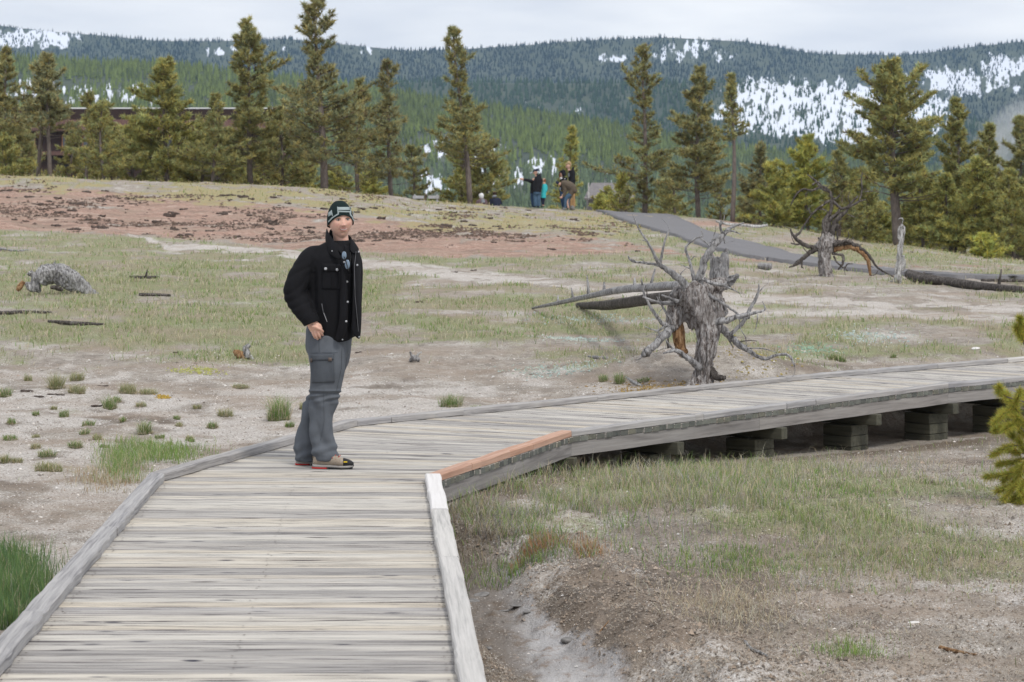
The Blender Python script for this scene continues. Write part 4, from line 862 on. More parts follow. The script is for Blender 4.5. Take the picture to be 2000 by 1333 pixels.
TREES = [
 dict(px=14, top=98, hw=42, Y=108, crown=.8, label='tall dark pine at the left edge of the picture', dens=1.1, hue=.1),
 dict(px=82, base_px=78, top=112, hw=44, Y=105, crown=.62, label='slender pine with a bare lower trunk, left of a close pair', gap=.2),
 dict(px=98, base_px=93, top=112, hw=48, Y=104, crown=.66, label='slender pine with a bare lower trunk, right of a close pair', gap=.2),
 dict(px=172, top=185, hw=34, Y=107, crown=.85, dens=.7, bare=.2, label='thin sparse pine between the close pair and the bushy lighter pine', hue=.2),
 dict(px=322, top=122, hw=68, Y=103, crown=.97, dens=1.2, hue=.45, label='bushy lighter green pine in front of the lodge with foliage down to the ground'),
 dict(px=478, base_px=494, top=42, hw=62, Y=104, crown=.9, dens=1.1, hue=.2, label='tall full pine at the right part of the lodge'),
 dict(px=618, base_px=630, top=-12, hw=88, Y=101, crown=.9, dens=.95, hue=.05, tr=.17, label='tallest pine whose tip leaves the picture, behind and above the man', gap=.1),
 dict(px=752, base_px=768, top=122, hw=60, Y=102, crown=.92, dens=.75, bare=.15, label='mid sized airy pine right of the tallest one', gap=.2),
 dict(px=888, base_px=915, top=58, hw=62, Y=106, crown=.80, dens=.9, hue=.15, label='leaning pine with a dark bare gap in its trunk left of the visitors', gap=.3),
 dict(px=906, top=262, hw=40, Y=112, crown=.98, dens=1.2, hue=.45, label='young light green pine left of the dark cone shaped one'),
 dict(px=945, base_px=948, top=268, hw=46, Y=110, crown=.98, dens=1.5, hue=.3, label='dense young cone shaped pine behind the two people sitting beyond the crest'),
 dict(px=1113, top=250, hw=30, Y=125, crown=.97, dens=.8, hue=.55, label='young yellowish pine behind the standing visitors'),
 dict(px=1257, top=96, hw=78, Y=112, crown=.95, dens=.8, bare=.22, hue=.15, label='tall pine with a thin see-through top left of the path crest', gap=.25),
 dict(px=1365, top=136, hw=62, Y=108, crown=.88, dens=1.1, hue=.1, label='dark full pine right of the see-through one'),
 dict(px=1430, top=148, hw=22, Y=104, crown=.50, dens=.7, hue=.2, label='thin pole-like pine with a long bare trunk'),
 dict(px=1487, top=285, hw=42, Y=112, crown=.95, dens=.9, bare=.15, label='short dull pine right of the pole-like one'),
 dict(px=1512, top=322, hw=46, Y=103, crown=1.0, dens=1.5, hue=.7, label='bright green young pine standing in front of the dull ones'),
 dict(px=1577, top=272, hw=50, Y=105, crown=.98, dens=1.3, hue=.85, label='bright yellow green pine behind the gnarled dead tree'),
 dict(px=1640, top=300, hw=36, Y=110, crown=.95, dens=.8, bare=.2, hue=.2, label='sparse brownish pine between the yellow green one and the round crowned one'),
 dict(px=1742, base_px=1752, top=138, hw=70, Y=101, crown=.74, dens=1.35, round_=True, hue=.35, tr=.24, label='big round crowned pine with a thick reddish trunk'),
 dict(px=1690, top=345, hw=34, Y=112, crown=1, dens=1.2, hue=.35, label='small pine left behind the thick reddish trunk'),
 dict(px=1800, top=330, hw=46, Y=106, crown=1, dens=1.3, hue=.45, label='small pine right behind the thick reddish trunk'),
 dict(px=1868, top=198, hw=50, Y=108, crown=.97, dens=1.2, hue=.35, label='pointed green pine right of the round crowned one'),
 dict(px=1935, top=248, hw=48, Y=106, crown=.98, dens=1.3, hue=.3, label='pointed pine second from the right edge'),
 dict(px=1990, top=232, hw=48, Y=104, crown=.98, dens=1.3, hue=.2, label='tall pine at the right edge of the picture'),
 dict(px=1852, top=345, hw=50, Y=101, crown=1, dens=1.5, hue=.5, label='low dense pine in front of the pointed one'),
 dict(px=1905, top=315, hw=55, Y=99, crown=1, dens=1.5, hue=.55, label='wide bright pine above the orange shrub'),
 dict(px=1975, top=335, hw=55, Y=97, crown=1, dens=1.4, hue=.45, label='low wide pine in the right corner of the wood'),
 dict(px=40, top=235, hw=45, Y=112, crown=.97, dens=.9, hue=.25, label='small dull pine at the left end of the lodge'),
 dict(px=8, top=270, hw=45, Y=102, crown=1, dens=1.2, hue=.4, label='low bushy pine in the lower left end of the wood'),
 dict(px=140, top=262, hw=38, Y=110, crown=1, dens=1.0, hue=.3, label='low pine right of the pair with bare trunks'),
 dict(px=215, top=238, hw=42, Y=108, crown=1, dens=1.0, hue=.35, label='low pine before the middle of the lodge wall'),
 dict(px=262, top=232, hw=46, Y=106, crown=1, dens=1.1, hue=.4, label='low broad pine left beside the bushy lighter one'),
 dict(px=392, top=240, hw=46, Y=105, crown=1, dens=1.1, hue=.4, label='low broad pine right beside the bushy lighter one'),
 dict(px=440, top=255, hw=50, Y=108, crown=1, dens=1.0, hue=.3, label='low pine left at the foot of the tall full one'),
 dict(px=548, top=215, hw=52, Y=108, crown=1, dens=.9, bare=.15, hue=.2, label='mid sized pine at the right end of the lodge'),
 dict(px=700, top=160, hw=46, Y=108, crown=.95, dens=.8, bare=.2, hue=.15, label='thin pine close to the right of the tallest one'),
 dict(px=805, top=290, hw=42, Y=110, crown=1, dens=.8, bare=.2, hue=.2, label='low sparse pine above the pale bench'),
 dict(px=1215, top=345, hw=34, Y=108, crown=1, dens=.8, bare=.15, hue=.75, label='little light green pine at the foot of the see-through one'),
 dict(px=1175, top=385, hw=24, Y=112, crown=1, dens=1.2, hue=.9, label='tiny yellow green pine before the grey hut'),
 dict(px=1320, top=330, hw=46, Y=116, crown=1, dens=.9, hue=.2, label='low dull pine behind the two big dark ones'),
 dict(px=1405, top=350, hw=34, Y=118, crown=1, dens=.9, bare=.2, hue=.2, label='small thin pine behind the pole-like one'),
 dict(px=200, top=205, hw=48, Y=100, crown=.97, dens=1.0, hue=.3, label='airy pine covering the left half of the lodge wall'),
 dict(px=418, top=190, hw=50, Y=101, crown=.95, dens=1.0, hue=.25, label='airy pine covering the lodge roof left of the tall full pine'),
 dict(px=1925, top=463, hw=28, Y=88, crown=1, dens=1.2, hue=1.0, label='small yellow orange shrub at the edge of the wood', name='shrub'),
 dict(px=1225, top=372, hw=20, Y=107, crown=1, dens=.7, bare=.7, hue=.2, label='small rusty brown dying pine at the foot of the see-through one'),
]
nt_ = 0
for i, q in enumerate(TREES):
    q = dict(q); e_, n_ = pine(seed=i*3+2, **q); nt_ += n_
print('needle tris', nt_)
# more low trees behind the first row, copies of the low bushy ones
low_ = [o for o in COL.objects if o.get('category') == 'tree' and o.name.startswith('pine_tree') and any(k in o['label'] for k in ('low broad', 'low dense', 'small pine', 'wide bright', 'low dull', 'low wide', 'bright green young'))]
rc = random.Random(9)
for px, Yf, sc_ in [(1462,122,.95),(1545,124,1.05),(1612,120,1.05),(1665,118,1.1),(1720,122,1.15),(1782,120,1.15),(1828,116,1.2),(1885,120,1.3),(1948,116,1.35),(1992,112,1.2),(2040,106,1.3),(1300,124,.9),(1185,126,.8),(350,120,1.0),(300,122,.9),(470,121,1.05),(510,118,1.0),(590,120,1.05),(660,121,1.0),(725,119,.9),(60,118,1.0),(-10,112,1.1),(190,121,.9)]:
    src = rc.choice(low_); X_ = (px-1000)/F*Yf; c_ = src.copy(); COL.objects.link(c_); c_.location = (X_, Yf, gz(X_, Yf)-.1); c_.rotation_euler = (0, 0, rc.uniform(0, 6.28)); c_.scale = (sc_, sc_, sc_*rc.uniform(.85, 1.1))
    c_['label'] = 'low pine half hidden in the back row, %s' % ('right of the gnarled dead tree' if px > 1640 else 'behind the gnarled dead tree' if px > 1400 else 'near the grey hut' if px > 1000 else 'right of the lodge' if px > 560 else 'before the lodge'); c_['group'] = 'low pines in the back row'
    for ch in list(src.children): d_ = ch.copy(); COL.objects.link(d_); d_.parent = c_; d_.location = ch.location
# near sapling on the right edge, with real needles
def sapling():
    b = hit(2022, 985); e = empty('pine_sapling', (b.x, b.y, b.z), 'out of focus yellow green pine sapling cut by the right edge', 'tree'); r = random.Random(4); rn = np.random.default_rng(5); Y = b.y
    tw = MB(); ax = [P(2018, 1010, Y), P(2024, 900, Y), P(2020, 800, Y), P(2012, 700, Y), P(2008, 612, Y)]; tw.tube(ax, [.016, .014, .011, .008, .005], 8)
    shoots = [((2015,790),(1958,772),(1951,757)), ((2015,800),(1975,800),(1940,828)), ((1990,800),(1968,830),(1942,842)), ((2015,830),(1985,800),(1992,764)), ((2018,860),(1985,830),(1960,842)), ((2020,870),(1975,872),(1938,890)),
              ((2020,880),(1990,900),(1950,908)), ((2020,905),(1975,925),(1925,932)), ((2020,925),(1985,945),(1948,960)), ((2020,930),(1990,965),(1970,985)), ((2020,900),(2000,880),(1990,860)), ((2020,850),(2000,830),(1985,815)), ((2012,700),(1995,660),(1985,640)),
              ((2012,690),(1998,640),(1992,622)), ((2020,940),(2000,960),(1990,990)), ((2020,890),(1985,915),(1960,940)), ((2020,820),(2005,790),(2002,770)), ((2010,815),(1978,812),(1958,806)), ((2015,885),(1990,885),(1965,876)), ((2020,940),(1985,950),(1960,975)), ((2022,955),(2000,975),(1985,1000)), ((2015,905),(1995,925),(1975,950)), ((2010,880),(1980,855),(1972,840)), ((2000,800),(1975,785),(1965,770)), ((2020,860),(2000,850),(1992,835)), ((2022,925),(2002,940),(1992,960)), ((2020,880),(2000,905),(1985,925)), ((2010,650),(2003,640),(1996,655))]
    V = []; C = []
    for k, s in enumerate(shoots):
        dy = r.uniform(-.18, .12); q = spline(np.array([(a[0], a[1], Y+dy*j/2) for j, a in enumerate(s)]), 8); pp = [P(*a) for a in q]
        tw.tube(pp, list(np.linspace(.006, .004, len(pp))), 5)
        n = 1000; L = len(pp)-1; s_ = rn.uniform(.25, 1, n)**.7*L; ii = np.clip(s_.astype(int), 0, L-1); PPa = np.array([list(v) for v in pp]); c = PPa[ii]+(PPa[ii+1]-PPa[ii])*(s_-ii)[:, None]
        d = PPa[ii+1]-PPa[ii]; d /= np.linalg.norm(d, axis=1)[:, None]; v = d*.8+rn.normal(0, .75, (n, 3)); v /= np.linalg.norm(v, axis=1)[:, None]
        w = np.cross(v, rn.normal(0, 1, (n, 3))); w /= np.linalg.norm(w, axis=1)[:, None]; ln = rn.uniform(.035, .066, n)[:, None]
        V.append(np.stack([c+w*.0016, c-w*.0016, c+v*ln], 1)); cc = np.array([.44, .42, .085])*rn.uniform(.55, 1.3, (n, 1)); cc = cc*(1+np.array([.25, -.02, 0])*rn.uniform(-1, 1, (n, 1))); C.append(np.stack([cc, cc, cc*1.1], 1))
    tw.build('branches', M_bark, e)
    V = np.concatenate(V).reshape(-1, 3); C = np.concatenate(C).reshape(-1, 3)
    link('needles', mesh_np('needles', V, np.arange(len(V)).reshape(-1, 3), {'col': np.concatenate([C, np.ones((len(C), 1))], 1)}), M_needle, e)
sapling()
# steam
def steam(c, r, label, dens):
    m, t, b = newmat('steam'); t.nodes.remove(b); pv = t.nodes.new('ShaderNodeVolumePrincipled'); pv.inputs['Color'].default_value = (.95, .97, 1, 1)
    v = coords(t, 'Generated'); gr = t.nodes.new('ShaderNodeVectorMath'); gr.operation = 'DISTANCE'; gr.inputs[1].default_value = (.5, .5, .5); t.links.new(v, gr.inputs[0])
    fo = ramp(t, gr.outputs['Value'], [(.15, 1), (.5, 0)]); n = ramp(t, noise_n(t, v, 4, 4, .6), [(.35, 0), (.7, 1)])
    mu = t.nodes.new('ShaderNodeMath'); mu.operation = 'MULTIPLY'; t.links.new(fo, mu.inputs[0]); t.links.new(n, mu.inputs[1])
    m2 = t.nodes.new('ShaderNodeMath'); m2.operation = 'MULTIPLY'; t.links.new(mu.outputs[0], m2.inputs[0]); m2.inputs[1].default_value = dens; t.links.new(m2.outputs[0], pv.inputs['Density'])
    t.links.new(pv.outputs[0], t.nodes['Material Output'].inputs['Volume'])
    me = MB().ball((0, 0, 0), (1, 1, 1), 24, 14).mesh('steam'); o = link('steam', me, m); o.location = c; o.scale = r; o.rotation_euler = (0, math.radians(-35), 0); tag(o, label, 'steam', kind='stuff')
steam(P(2000, 262, 700), (22, 12, 12), 'drifting white steam above the pines at the right edge', .14)
steam(P(1418, 412, 135), (.6, .5, 1.2), 'faint wisp of steam beside the pole-like pine', .5)
# ------------------------------------------------------------------ grass, litter, stones
M_grass = attr_mat('grass_blades', 'col', .8, .15, .3, .1, 5)
def jcol(n, base, v=.25, h=.12):
    return np.array(base)*RNG.uniform(1-v, 1+v, (n, 1))*(1+np.array([h, 0, -h])*RNG.uniform(-1, 1, (n, 1)))
def blades(B, H, Wd, col, lean=.5, name='grass', label='', kind='stuff', parent=None, cat='grass', flat=0):
    """B (n,3) roots, H heights, Wd widths, col (n,3) -> three-triangle bent blades"""
    n = len(B); a = RNG.uniform(0, 6.283, n); ln = RNG.uniform(.1, 1, n)*lean
    dx, dy = np.cos(a)*ln, np.sin(a)*ln; ux, uy = -np.sin(a), np.cos(a)
    wa = RNG.uniform(0, 6.283, n); ux, uy = np.cos(wa), np.sin(wa)
    up = 1-flat
    U = np.stack([ux, uy, np.zeros(n)], 1)*Wd[:, None]/2
    mid = B+np.stack([dx*.35, dy*.35, np.full(n, .55*up+.02)], 1)*H[:, None]
    tip = B+np.stack([dx*1.0, dy*1.0, np.clip(1.0*up-ln*.3, .03, 1)], 1)*H[:, None]
    V = np.stack([B-U, B+U, mid+U*.8, mid-U*.8, tip], 1).reshape(-1, 3)
    o = np.arange(n)[:, None]*5; Fc = np.concatenate([o+np.array([0, 1, 2]), o+np.array([0, 2, 3]), o+np.array([3, 2, 4])])
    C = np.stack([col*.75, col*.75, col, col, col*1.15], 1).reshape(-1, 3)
    me = mesh_np(name, V, Fc, {'col': np.concatenate([C, np.ones((len(C), 1))], 1)})
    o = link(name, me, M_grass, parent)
    if kind: tag(o, label, None, kind=kind)
    return o
def scatter(n, y0, y1, u0=-.26, u1=.26, ypow=1.0):
    Y = np.exp(RNG.uniform(math.log(y0), math.log(y1), n)**ypow) if ypow != 1 else np.exp(RNG.uniform(math.log(y0), math.log(y1), n)); X = RNG.uniform(u0, u1, n)*Y
    sR, sL = sd_line(X, Y, ER), sd_line(X, Y, EL); k = ~((sR < .0)&(sL > -.0)) | (Y > 29)
    return X[k], Y[k], sR[k]
GREEN = (.26, .33, .125); GREEN2 = (.21, .33, .09); STRAW = (.52, .46, .33); GREY = (.40, .37, .34)
# meadow and hill grass
X, Y, s = scatter(520000, 8, 110); Z = zg(X, Y); zz = zones(X, Y, Z); px, py = proj(X, Y, Z)
clump = fbm(X*7, Y*5, 0, 3, 91); g = zz[0]
prob = np.clip((g-.30)*1.3, 0, 1)*np.clip(.35+1.9*clump, .02, 1)+.02*(g > .1)
prob = prob*np.where(Y > 45, .55, 1.25)*np.where(Y < 13, .8, 1); prob = np.where((px < 960)&(py > 745)&(s < 0), prob*.05, prob)
onp = (py > poly_y(PATH_B, px)-1)&(py < poly_y(PATH_A, px)+2)&(Y > 45)&(px > 1165)
k = (RNG.uniform(0, 1, len(X)) < prob)&~onp; X, Y, Z, px, py, g, s = [q[k] for q in (X, Y, Z, px, py, g, s)]; n = len(X)
mixg = RNG.uniform(0, 1, n) < np.clip(.40+.35*fbm(X*1.2, Y*.8, 0, 2, 14)+.1*(s > 0), .12, .9)
col = np.where(mixg[:, None], jcol(n, GREEN), jcol(n, STRAW, .3, .05)); deep = (fbm(X*2.2, Y*1.4, 0, 2, 19) > .15); col[deep&mixg] = jcol(int((deep&mixg).sum()), GREEN2)
col[(Y > 75)] = col[(Y > 75)]*np.array([1.05, .98, .85])
Hh = np.interp(Y, [8, 16, 30, 60, 110], [.045, .06, .065, .09, .12])*RNG.uniform(.5, 1.5, n)*(1+.5*np.clip(clump[k], 0, 1))
blades(np.stack([X, Y, Z-.008], 1), Hh, np.interp(Y, [8, 20, 60, 110], [.0035, .006, .016, .03]), col, .9, 'grass', 'patchy green and straw grass over the meadow and the low hill')
print('grass', n)
# long grass and dry stalks along the far side of the bend (under the boardwalk edge)
def region(n, cx, cy, rx, ry, hgt, cols, wts, lean=.8, wd=.0035, label='', name='grass', y0=8.0):
    out = []
    a = RNG.normal(0, 1, (n, 2)); px = cx+a[:, 0]*rx; py = cy+a[:, 1]*ry
    yc = np.array([hit(cx+dx, cy+dy, y0).y for dx, dy in ((0, -ry*2), (0, -ry), (0, 0), (0, ry), (0, ry*2))]); Y = np.interp(py, [cy-2*ry, cy-ry, cy, cy+ry, cy+2*ry], yc)
    X = (px-1000)/F*Y; sR, sL = sd_line(X, Y, ER), sd_line(X, Y, EL); k = ~((sR < .03)&(sL > -.03)); X, Y = X[k], Y[k]; k = (fbm(X*2.6, Y*1.8, 0, 3, 66)+RNG.uniform(-.22, .22, len(X)) > -.10) if (n > 2000 and cx > 500) else np.ones(len(X), bool)
    X, Y = X[k], Y[k]; Z = zg(X, Y); n = len(X)
    w = np.cumsum(wts)/sum(wts); ch = np.searchsorted(w, RNG.uniform(0, 1, n)); C = np.zeros((n, 3))
    for i, c in enumerate(cols): m_ = ch == i; C[m_] = jcol(int(m_.sum()), c)
    return blades(np.stack([X, Y, Z-.005], 1), hgt*RNG.uniform(.35, 1.25, n), np.full(n, wd), C, lean, name, label)
region(8500, 1300, 945, 180, 26, .15, [GREEN, STRAW, GREEN2, GREY], [2.4, 4, 1.2, 2], 1.1, .003, 'long green and straw grass standing in front of the bridge-like boardwalk side')
region(5000, 1020, 985, 85, 36, .12, [GREEN, STRAW, GREEN2, GREY], [2.4, 2.5, 2, 2], 1.0, .003, 'tall grass with fresh shoots in the inner corner of the boardwalk')
region(3500, 1100, 1050, 110, 26, .09, [GREEN2, GREY, GREEN], [2, 2, 1], .9, .004, 'green shoots and grey stalks above the dug bank')
region(5000, 1650, 920, 170, 30, .08, [GREEN, STRAW, GREY], [1, 3, 3], 1.2, .003, 'low dry grass before the boardwalk posts')
region(9000, 1700, 1080, 200, 40, .07, [GREEN, STRAW, GREEN2, GREY], [2.5, 3, 1, 1.5], 1.1, .0028, 'short green grass patch at the right')
region(1100, 1430, 1100, 70, 16, .05, [GREEN2, GREEN], [2, 1], .9, .004, 'low leafy green weeds in the middle of the right foreground')
region(8000, 12, 1160, 42, 36, .14, [(.12, .20, .085), (.17, .26, .09), STRAW], [4, 3, .6], .45, .003, 'dense dark green sedge at the lower left edge')
region(1500, 290, 888, 22, 9, .08, [GREEN2, GREEN, STRAW], [3, 2, 2], .7, .003, 'grass patch close to the left kerb corner')
region(2300, 238, 905, 24, 20, .09, [GREEN2, GREEN, STRAW], [3, 2, 2], .7, .003, 'larger green grass patch beside the left kerb')
region(1400, 330, 888, 40, 10, .08, [GREEN2, GREEN], [2, 1], .7, .003, 'green grass along the left kerb')
region(900, 205, 940, 35, 12, .07, [STRAW, (.38, .27, .16)], [2, 1], 1.1, .003, 'straw coloured dry grass near the left kerb')
region(700, 1045, 1075, 25, 9, .08, [(.45, .24, .12), (.40, .27, .18)], [1, 1], .8, .003, 'orange dry grass tuft on top of the dug bank')
region(450, 1150, 1080, 16, 8, .08, [(.45, .24, .12), STRAW], [1, 1], .8, .003, 'second orange dry grass tuft on the bank')
region(900, 1430, 1190, 80, 26, .10, [STRAW], [1], 1.6, .0025, 'bent straw at the lower right')
region(420, 1660, 1275, 40, 9, .07, [GREEN2, GREEN], [1, 1], .7, .003, 'small green tuft low in the right foreground')
region(2500, 955, 1010, 45, 30, .10, [GREY, STRAW, (.2, .15, .1)], [1, 1, 1], 1.5, .0025, 'dead grey straw beside the white kerb piece')
# dry litter flat on the ground
X, Y, s = scatter(85000, 8, 38); Z = zg(X, Y); zz = zones(X, Y, Z); k = (RNG.uniform(0, 1, len(X)) < .30+.4*zz[4]+.3*zz[0]*(s > 0)-.5*zz[5])&~((s < 0)&(RNG.uniform(0, 1, len(X)) < .45)); X, Y, Z = X[k], Y[k], Z[k]; n = len(X)
col = jcol(n, (.50, .44, .36), .35, .06); dk = RNG.uniform(0, 1, n) < .35; col[dk] = jcol(int(dk.sum()), (.11, .08, .06)); 
blades(np.stack([X, Y, Z+.002], 1), RNG.uniform(.03, .09, n), np.interp(Y, [8, 38], [.0025, .007]), col, 1.0, 'dry_litter', 'dry straw and plant litter lying on the soil', flat=.9)
X, Y, s = scatter(52000, 8, 19, -.02, .26); k = (s > .02)&(gully_d(X, Y) > .3)&(fbm(X*1.6, Y*1.1, 0, 3, 88)+RNG.uniform(-.25, .25, len(X)) > -.08); X, Y = X[k], Y[k]; Z = zg(X, Y); n = len(X)
col = jcol(n, (.60, .54, .45), .3, .06); dk = RNG.uniform(0, 1, n) < .22; col[dk] = jcol(int(dk.sum()), (.13, .10, .08))
blades(np.stack([X, Y, Z+.001], 1), RNG.uniform(.04, .13, n), np.full(n, .0028), col, 1.1, 'dead_straw', 'matted pale dead straw over the soil right of the boardwalk', flat=.82)
# chips and pebbles
def chips(X, Y, Z, S, col, name, label, flat=.5, mat=None):
    n = len(X); base = np.array([(1, 0, 0), (0, 1, 0), (-1, 0, 0), (0, -1, 0), (0, 0, 1)], float)
    V = base[None]*RNG.uniform(.55, 1.25, (n, 5, 3)); V[:, :, 2] *= flat; a = RNG.uniform(0, 6.283, n); ca, sa = np.cos(a)[:, None], np.sin(a)[:, None]
    x = V[:, :, 0]*ca-V[:, :, 1]*sa*.7; y = V[:, :, 0]*sa+V[:, :, 1]*ca*.7
    V = np.stack([x, y, V[:, :, 2]+RNG.uniform(-.1, .15, (n, 5))], -1)*S[:, None, None]+np.stack([X, Y, Z], -1)[:, None, :]
    o = np.arange(n)[:, None]*5; Fc = np.concatenate([o+np.array(q) for q in ((0, 1, 4), (1, 2, 4), (2, 3, 4), (3, 0, 4))])
    C = np.repeat(col, 5, 0); me = mesh_np(name, V.reshape(-1, 3), Fc, {'col': np.concatenate([C, np.ones((len(C), 1))], 1)})
    return tag(link(name, me, M_chip), label, kind='stuff')
M_chip = attr_mat('stone_chips', 'col', .95, .1, 0, .3, 80)
X, Y, s = scatter(115000, 8, 26); Z = zg(X, Y); zz = zones(X, Y, Z); k = RNG.uniform(0, 1, len(X)) < (.18+.75*zz[1]+.25*zz[7]-.25*zz[5]-.3*zz[0]); X, Y, Z, s = X[k], Y[k], Z[k], s[k]; n = len(X)
S = np.interp(Y, [8, 26], [.0050, .014])*RNG.uniform(.4, 1.0, n)*np.where(RNG.uniform(0, 1, n) < .04, 2.2, 1)
col = jcol(n, (.66, .62, .58), .2, .03); t_ = RNG.uniform(0, 1, n); m_ = t_ < np.where(s > 0, .55, .42); col[m_] = jcol(int(m_.sum()), (.27, .225, .19), .45, .05)
chips(X, Y, Z, S, col, 'gravel', 'pale sinter chips and brown crumbs strewn over the ground')
# soil crumbs on the dug bank
X, Y, s = scatter(105000, 8, 20, -.05, .26); gl = gully_d(X, Y); k = (s > 0)&(RNG.uniform(0, 1, len(X)) < .25+.75*np.exp(-((gl-.8)/.5)**2)-.9*(gl < .25)); X, Y = X[k], Y[k]; Z = zg(X, Y); n = len(X)
chips(X, Y, Z, RNG.uniform(.004, .012, n)*np.where(RNG.uniform(0, 1, n) < .03, 2., 1), jcol(n, (.27, .225, .185), .5, .06), 'soil_crumbs', 'loose brown soil crumbs on the dug bank right of the boardwalk', .9)
X, Y, s = scatter(26000, 60, 92, -.26, .06); Z = zg(X, Y); zz = zones(X, Y, Z); cl_ = fbm(X*.5, Y*.35, 0, 3, 17); k = (zz[2]+.5*zz[3] > .3)&(RNG.uniform(0, 1, len(X)) < np.clip((cl_-.05)*3.5, .02, 1)); X, Y, Z = X[k], Y[k], Z[k]; n = len(X)
chips(X, Y, Z, RNG.uniform(.03, .10, n), jcol(n, (.14, .10, .08), .4, .05), 'earth_crumbs', 'dark earth crumbs scattered in patches over the red slope', .55)
# lichen and moss mats
def mats(n, cx, cy, rx, ry, col, label, sz=.02):
    px = cx+RNG.normal(0, rx, n); py = cy+RNG.normal(0, ry, n); Yc = hit(cx, cy).y; dy = hit(cx, cy-ry).y-Yc; Y = Yc-(py-cy)/ry*dy; X = (px-1000)/F*Y
    sR, sL = sd_line(X, Y, ER), sd_line(X, Y, EL); k = ~((sR < .03)&(sL > -.03)); X, Y = X[k], Y[k]; Z = zg(X, Y); n = len(X); chips(X, Y, Z, sz*RNG.uniform(.4, 1.2, n), jcol(n, col, .25, .08), 'lichen', label, .7)
mats(500, 1160, 625, 55, 6, (.36, .42, .38), 'pale green lichen left of the big stump'); mats(400, 1130, 665, 40, 4, (.42, .48, .43), 'pale lichen line below the split trunk'); mats(400, 1090, 722, 50, 5, (.36, .42, .37), 'grey green lichen left of the stump foot')
mats(420, 1700, 657, 40, 5, (.42, .48, .44), 'pale lichen patch behind the right part of the boardwalk'); mats(300, 1590, 680, 30, 4, (.25, .36, .26), 'green mat behind the right part of the boardwalk')
mats(500, 1300, 760, 60, 6, (.28, .19, .07), 'rusty moss around the foot of the big stump'); mats(450, 1480, 700, 40, 8, (.30, .24, .08), 'ochre moss on the mound right of the big stump'); mats(260, 385, 726, 22, 4, (.36, .36, .12), 'yellow moss patch left of the man')
mats(120, 318, 778, 6, 3, (.38, .26, .06), 'orange moss cushion on the pale ground left of the man')
# single tufts on the pale ground
def tuft(px, py, w, hue=0, label=None):
    w = w*R0.uniform(.8, 1.3)
    b = hit(px, py); n = int(60+w*9); r_ = w/F*b.y/2
    e = empty('grass_tuft', b, label or ('%s %s grass tuft on the pale ground, %s' % ('wide' if w > 33 else 'tiny' if w < 21 else 'small', 'straw-mixed' if hue else 'green', 'at the left edge' if px < 100 else 'by the left kerb' if py > 855 and px > 180 else 'behind the boardwalk bend' if px > 700 else 'near the man' if px > 400 else 'in the farther row' if py < 800 else 'in the middle of the left clearing')), 'grass tuft', 'grass tufts on the pale ground')
    a = RNG.uniform(0, 6.28, n); q = r_*RNG.uniform(0, 1, n)**.5*.75; X, Y = b.x+q*np.cos(a), b.y+q*np.sin(a)*1.2; Z = zg(X, Y)-.004
    c = np.where((RNG.uniform(0, 1, n) < .62)[:, None], jcol(n, (.17, .27, .075) if hue == 0 else (.29, .31, .14)), jcol(n, STRAW))
    hv = R0.uniform(.6, 1.6); lean_ = R0.uniform(.6, 1.4); X = b.x+(X-b.x)*R0.uniform(.7, 1.5)
    blades(np.stack([X, Y, Z], 1), r_*RNG.uniform(.3, 1.4, n)*hv, np.full(n, .0032), c, lean_, 'blades', kind=None, parent=e)
    n2 = n//2; a = RNG.uniform(0, 6.28, n2); X, Y = b.x+r_*.7*np.cos(a), b.y+r_*.7*np.sin(a); blades(np.stack([X, Y, zg(X, Y)], 1), r_*RNG.uniform(.5, 1.2, n2), np.full(n2, .003), jcol(n2, STRAW), 1.3, 'straw_skirt', kind=None, parent=e, flat=.6)
for q in [(22,830,26),(70,812,20),(70,855,16,1),(105,802,16,1),(125,815,20),(172,832,28),(165,850,18),(215,800,40),(228,785,22),(275,795,20,1),(283,848,34),(312,856,18),(240,825,16),(350,835,24,1),(370,860,22,1),(372,866,16),(415,838,26),(20,862,36),(70,878,24,1),(92,893,36),(148,875,30),(205,875,28),
          (10,905,22,1),(95,920,40,1),(110,760,50,1),(150,770,40,1),(10,775,26),(55,745,20,1),(150,745,30,1),(290,770,28,1),(545,822,50),(565,835,20),(600,800,30,1),(470,760,30,1),(880,795,34),(930,800,26),(385,800,22,1),(440,815,24,1),(250,768,34,1),(30,905,30,1),(345,820,16),(190,860,18,1),(330,870,16,1)]: tuft(*q)
for px, py, w in ((1257, 748, 22), (1220, 778, 26), (1178, 745, 24), (1210, 750, 34), (1630, 705, 22), (1645, 708, 16), (1745, 700, 18)): tuft(px, py, w, 0, 'low bright green cushion tuft just beyond the far kerb of the boardwalk')
# dried weed stalks by the boardwalk
def weed(px, py, h, seed, label):
    b = hit(px, py); r = random.Random(seed); e = empty('weed', b, label, 'weed'); mb = MB(); hh = h/F*b.y
    def br(p, d, l, w, k):
        q = p+d*l; mb.tube([p, (p+q)/2+Vector((r.uniform(-.01, .01), 0, 0)), q], [w, w*.8, w*.5], 4)
        if k:
            for _ in range(3): dd = (d+Vector((r.uniform(-.7, .7), r.uniform(-.7, .7), r.uniform(0, .4)))).normalized(); br(p.lerp(q, r.uniform(.5, 1)), dd, l*r.uniform(.3, .55), w*.6, k-1)
        else: mb.ball(q, .0035, 5, 4)
    br(b, Vector((r.uniform(-.15, .15), 0, 1)).normalized(), hh*.6, .0022, 2); mb.build('stalk', M_twig, e)
weed(1212, 900, 46, 1, 'dry branching weed stalk in front of the left boardwalk post'); weed(1462, 895, 50, 2, 'tall dry weed in front of the fourth boardwalk post'); weed(1290, 905, 34, 3, 'leaning dry weed under the boardwalk beam'); weed(1345, 915, 40, 8, 'thin dry weed in the long grass under the bend')
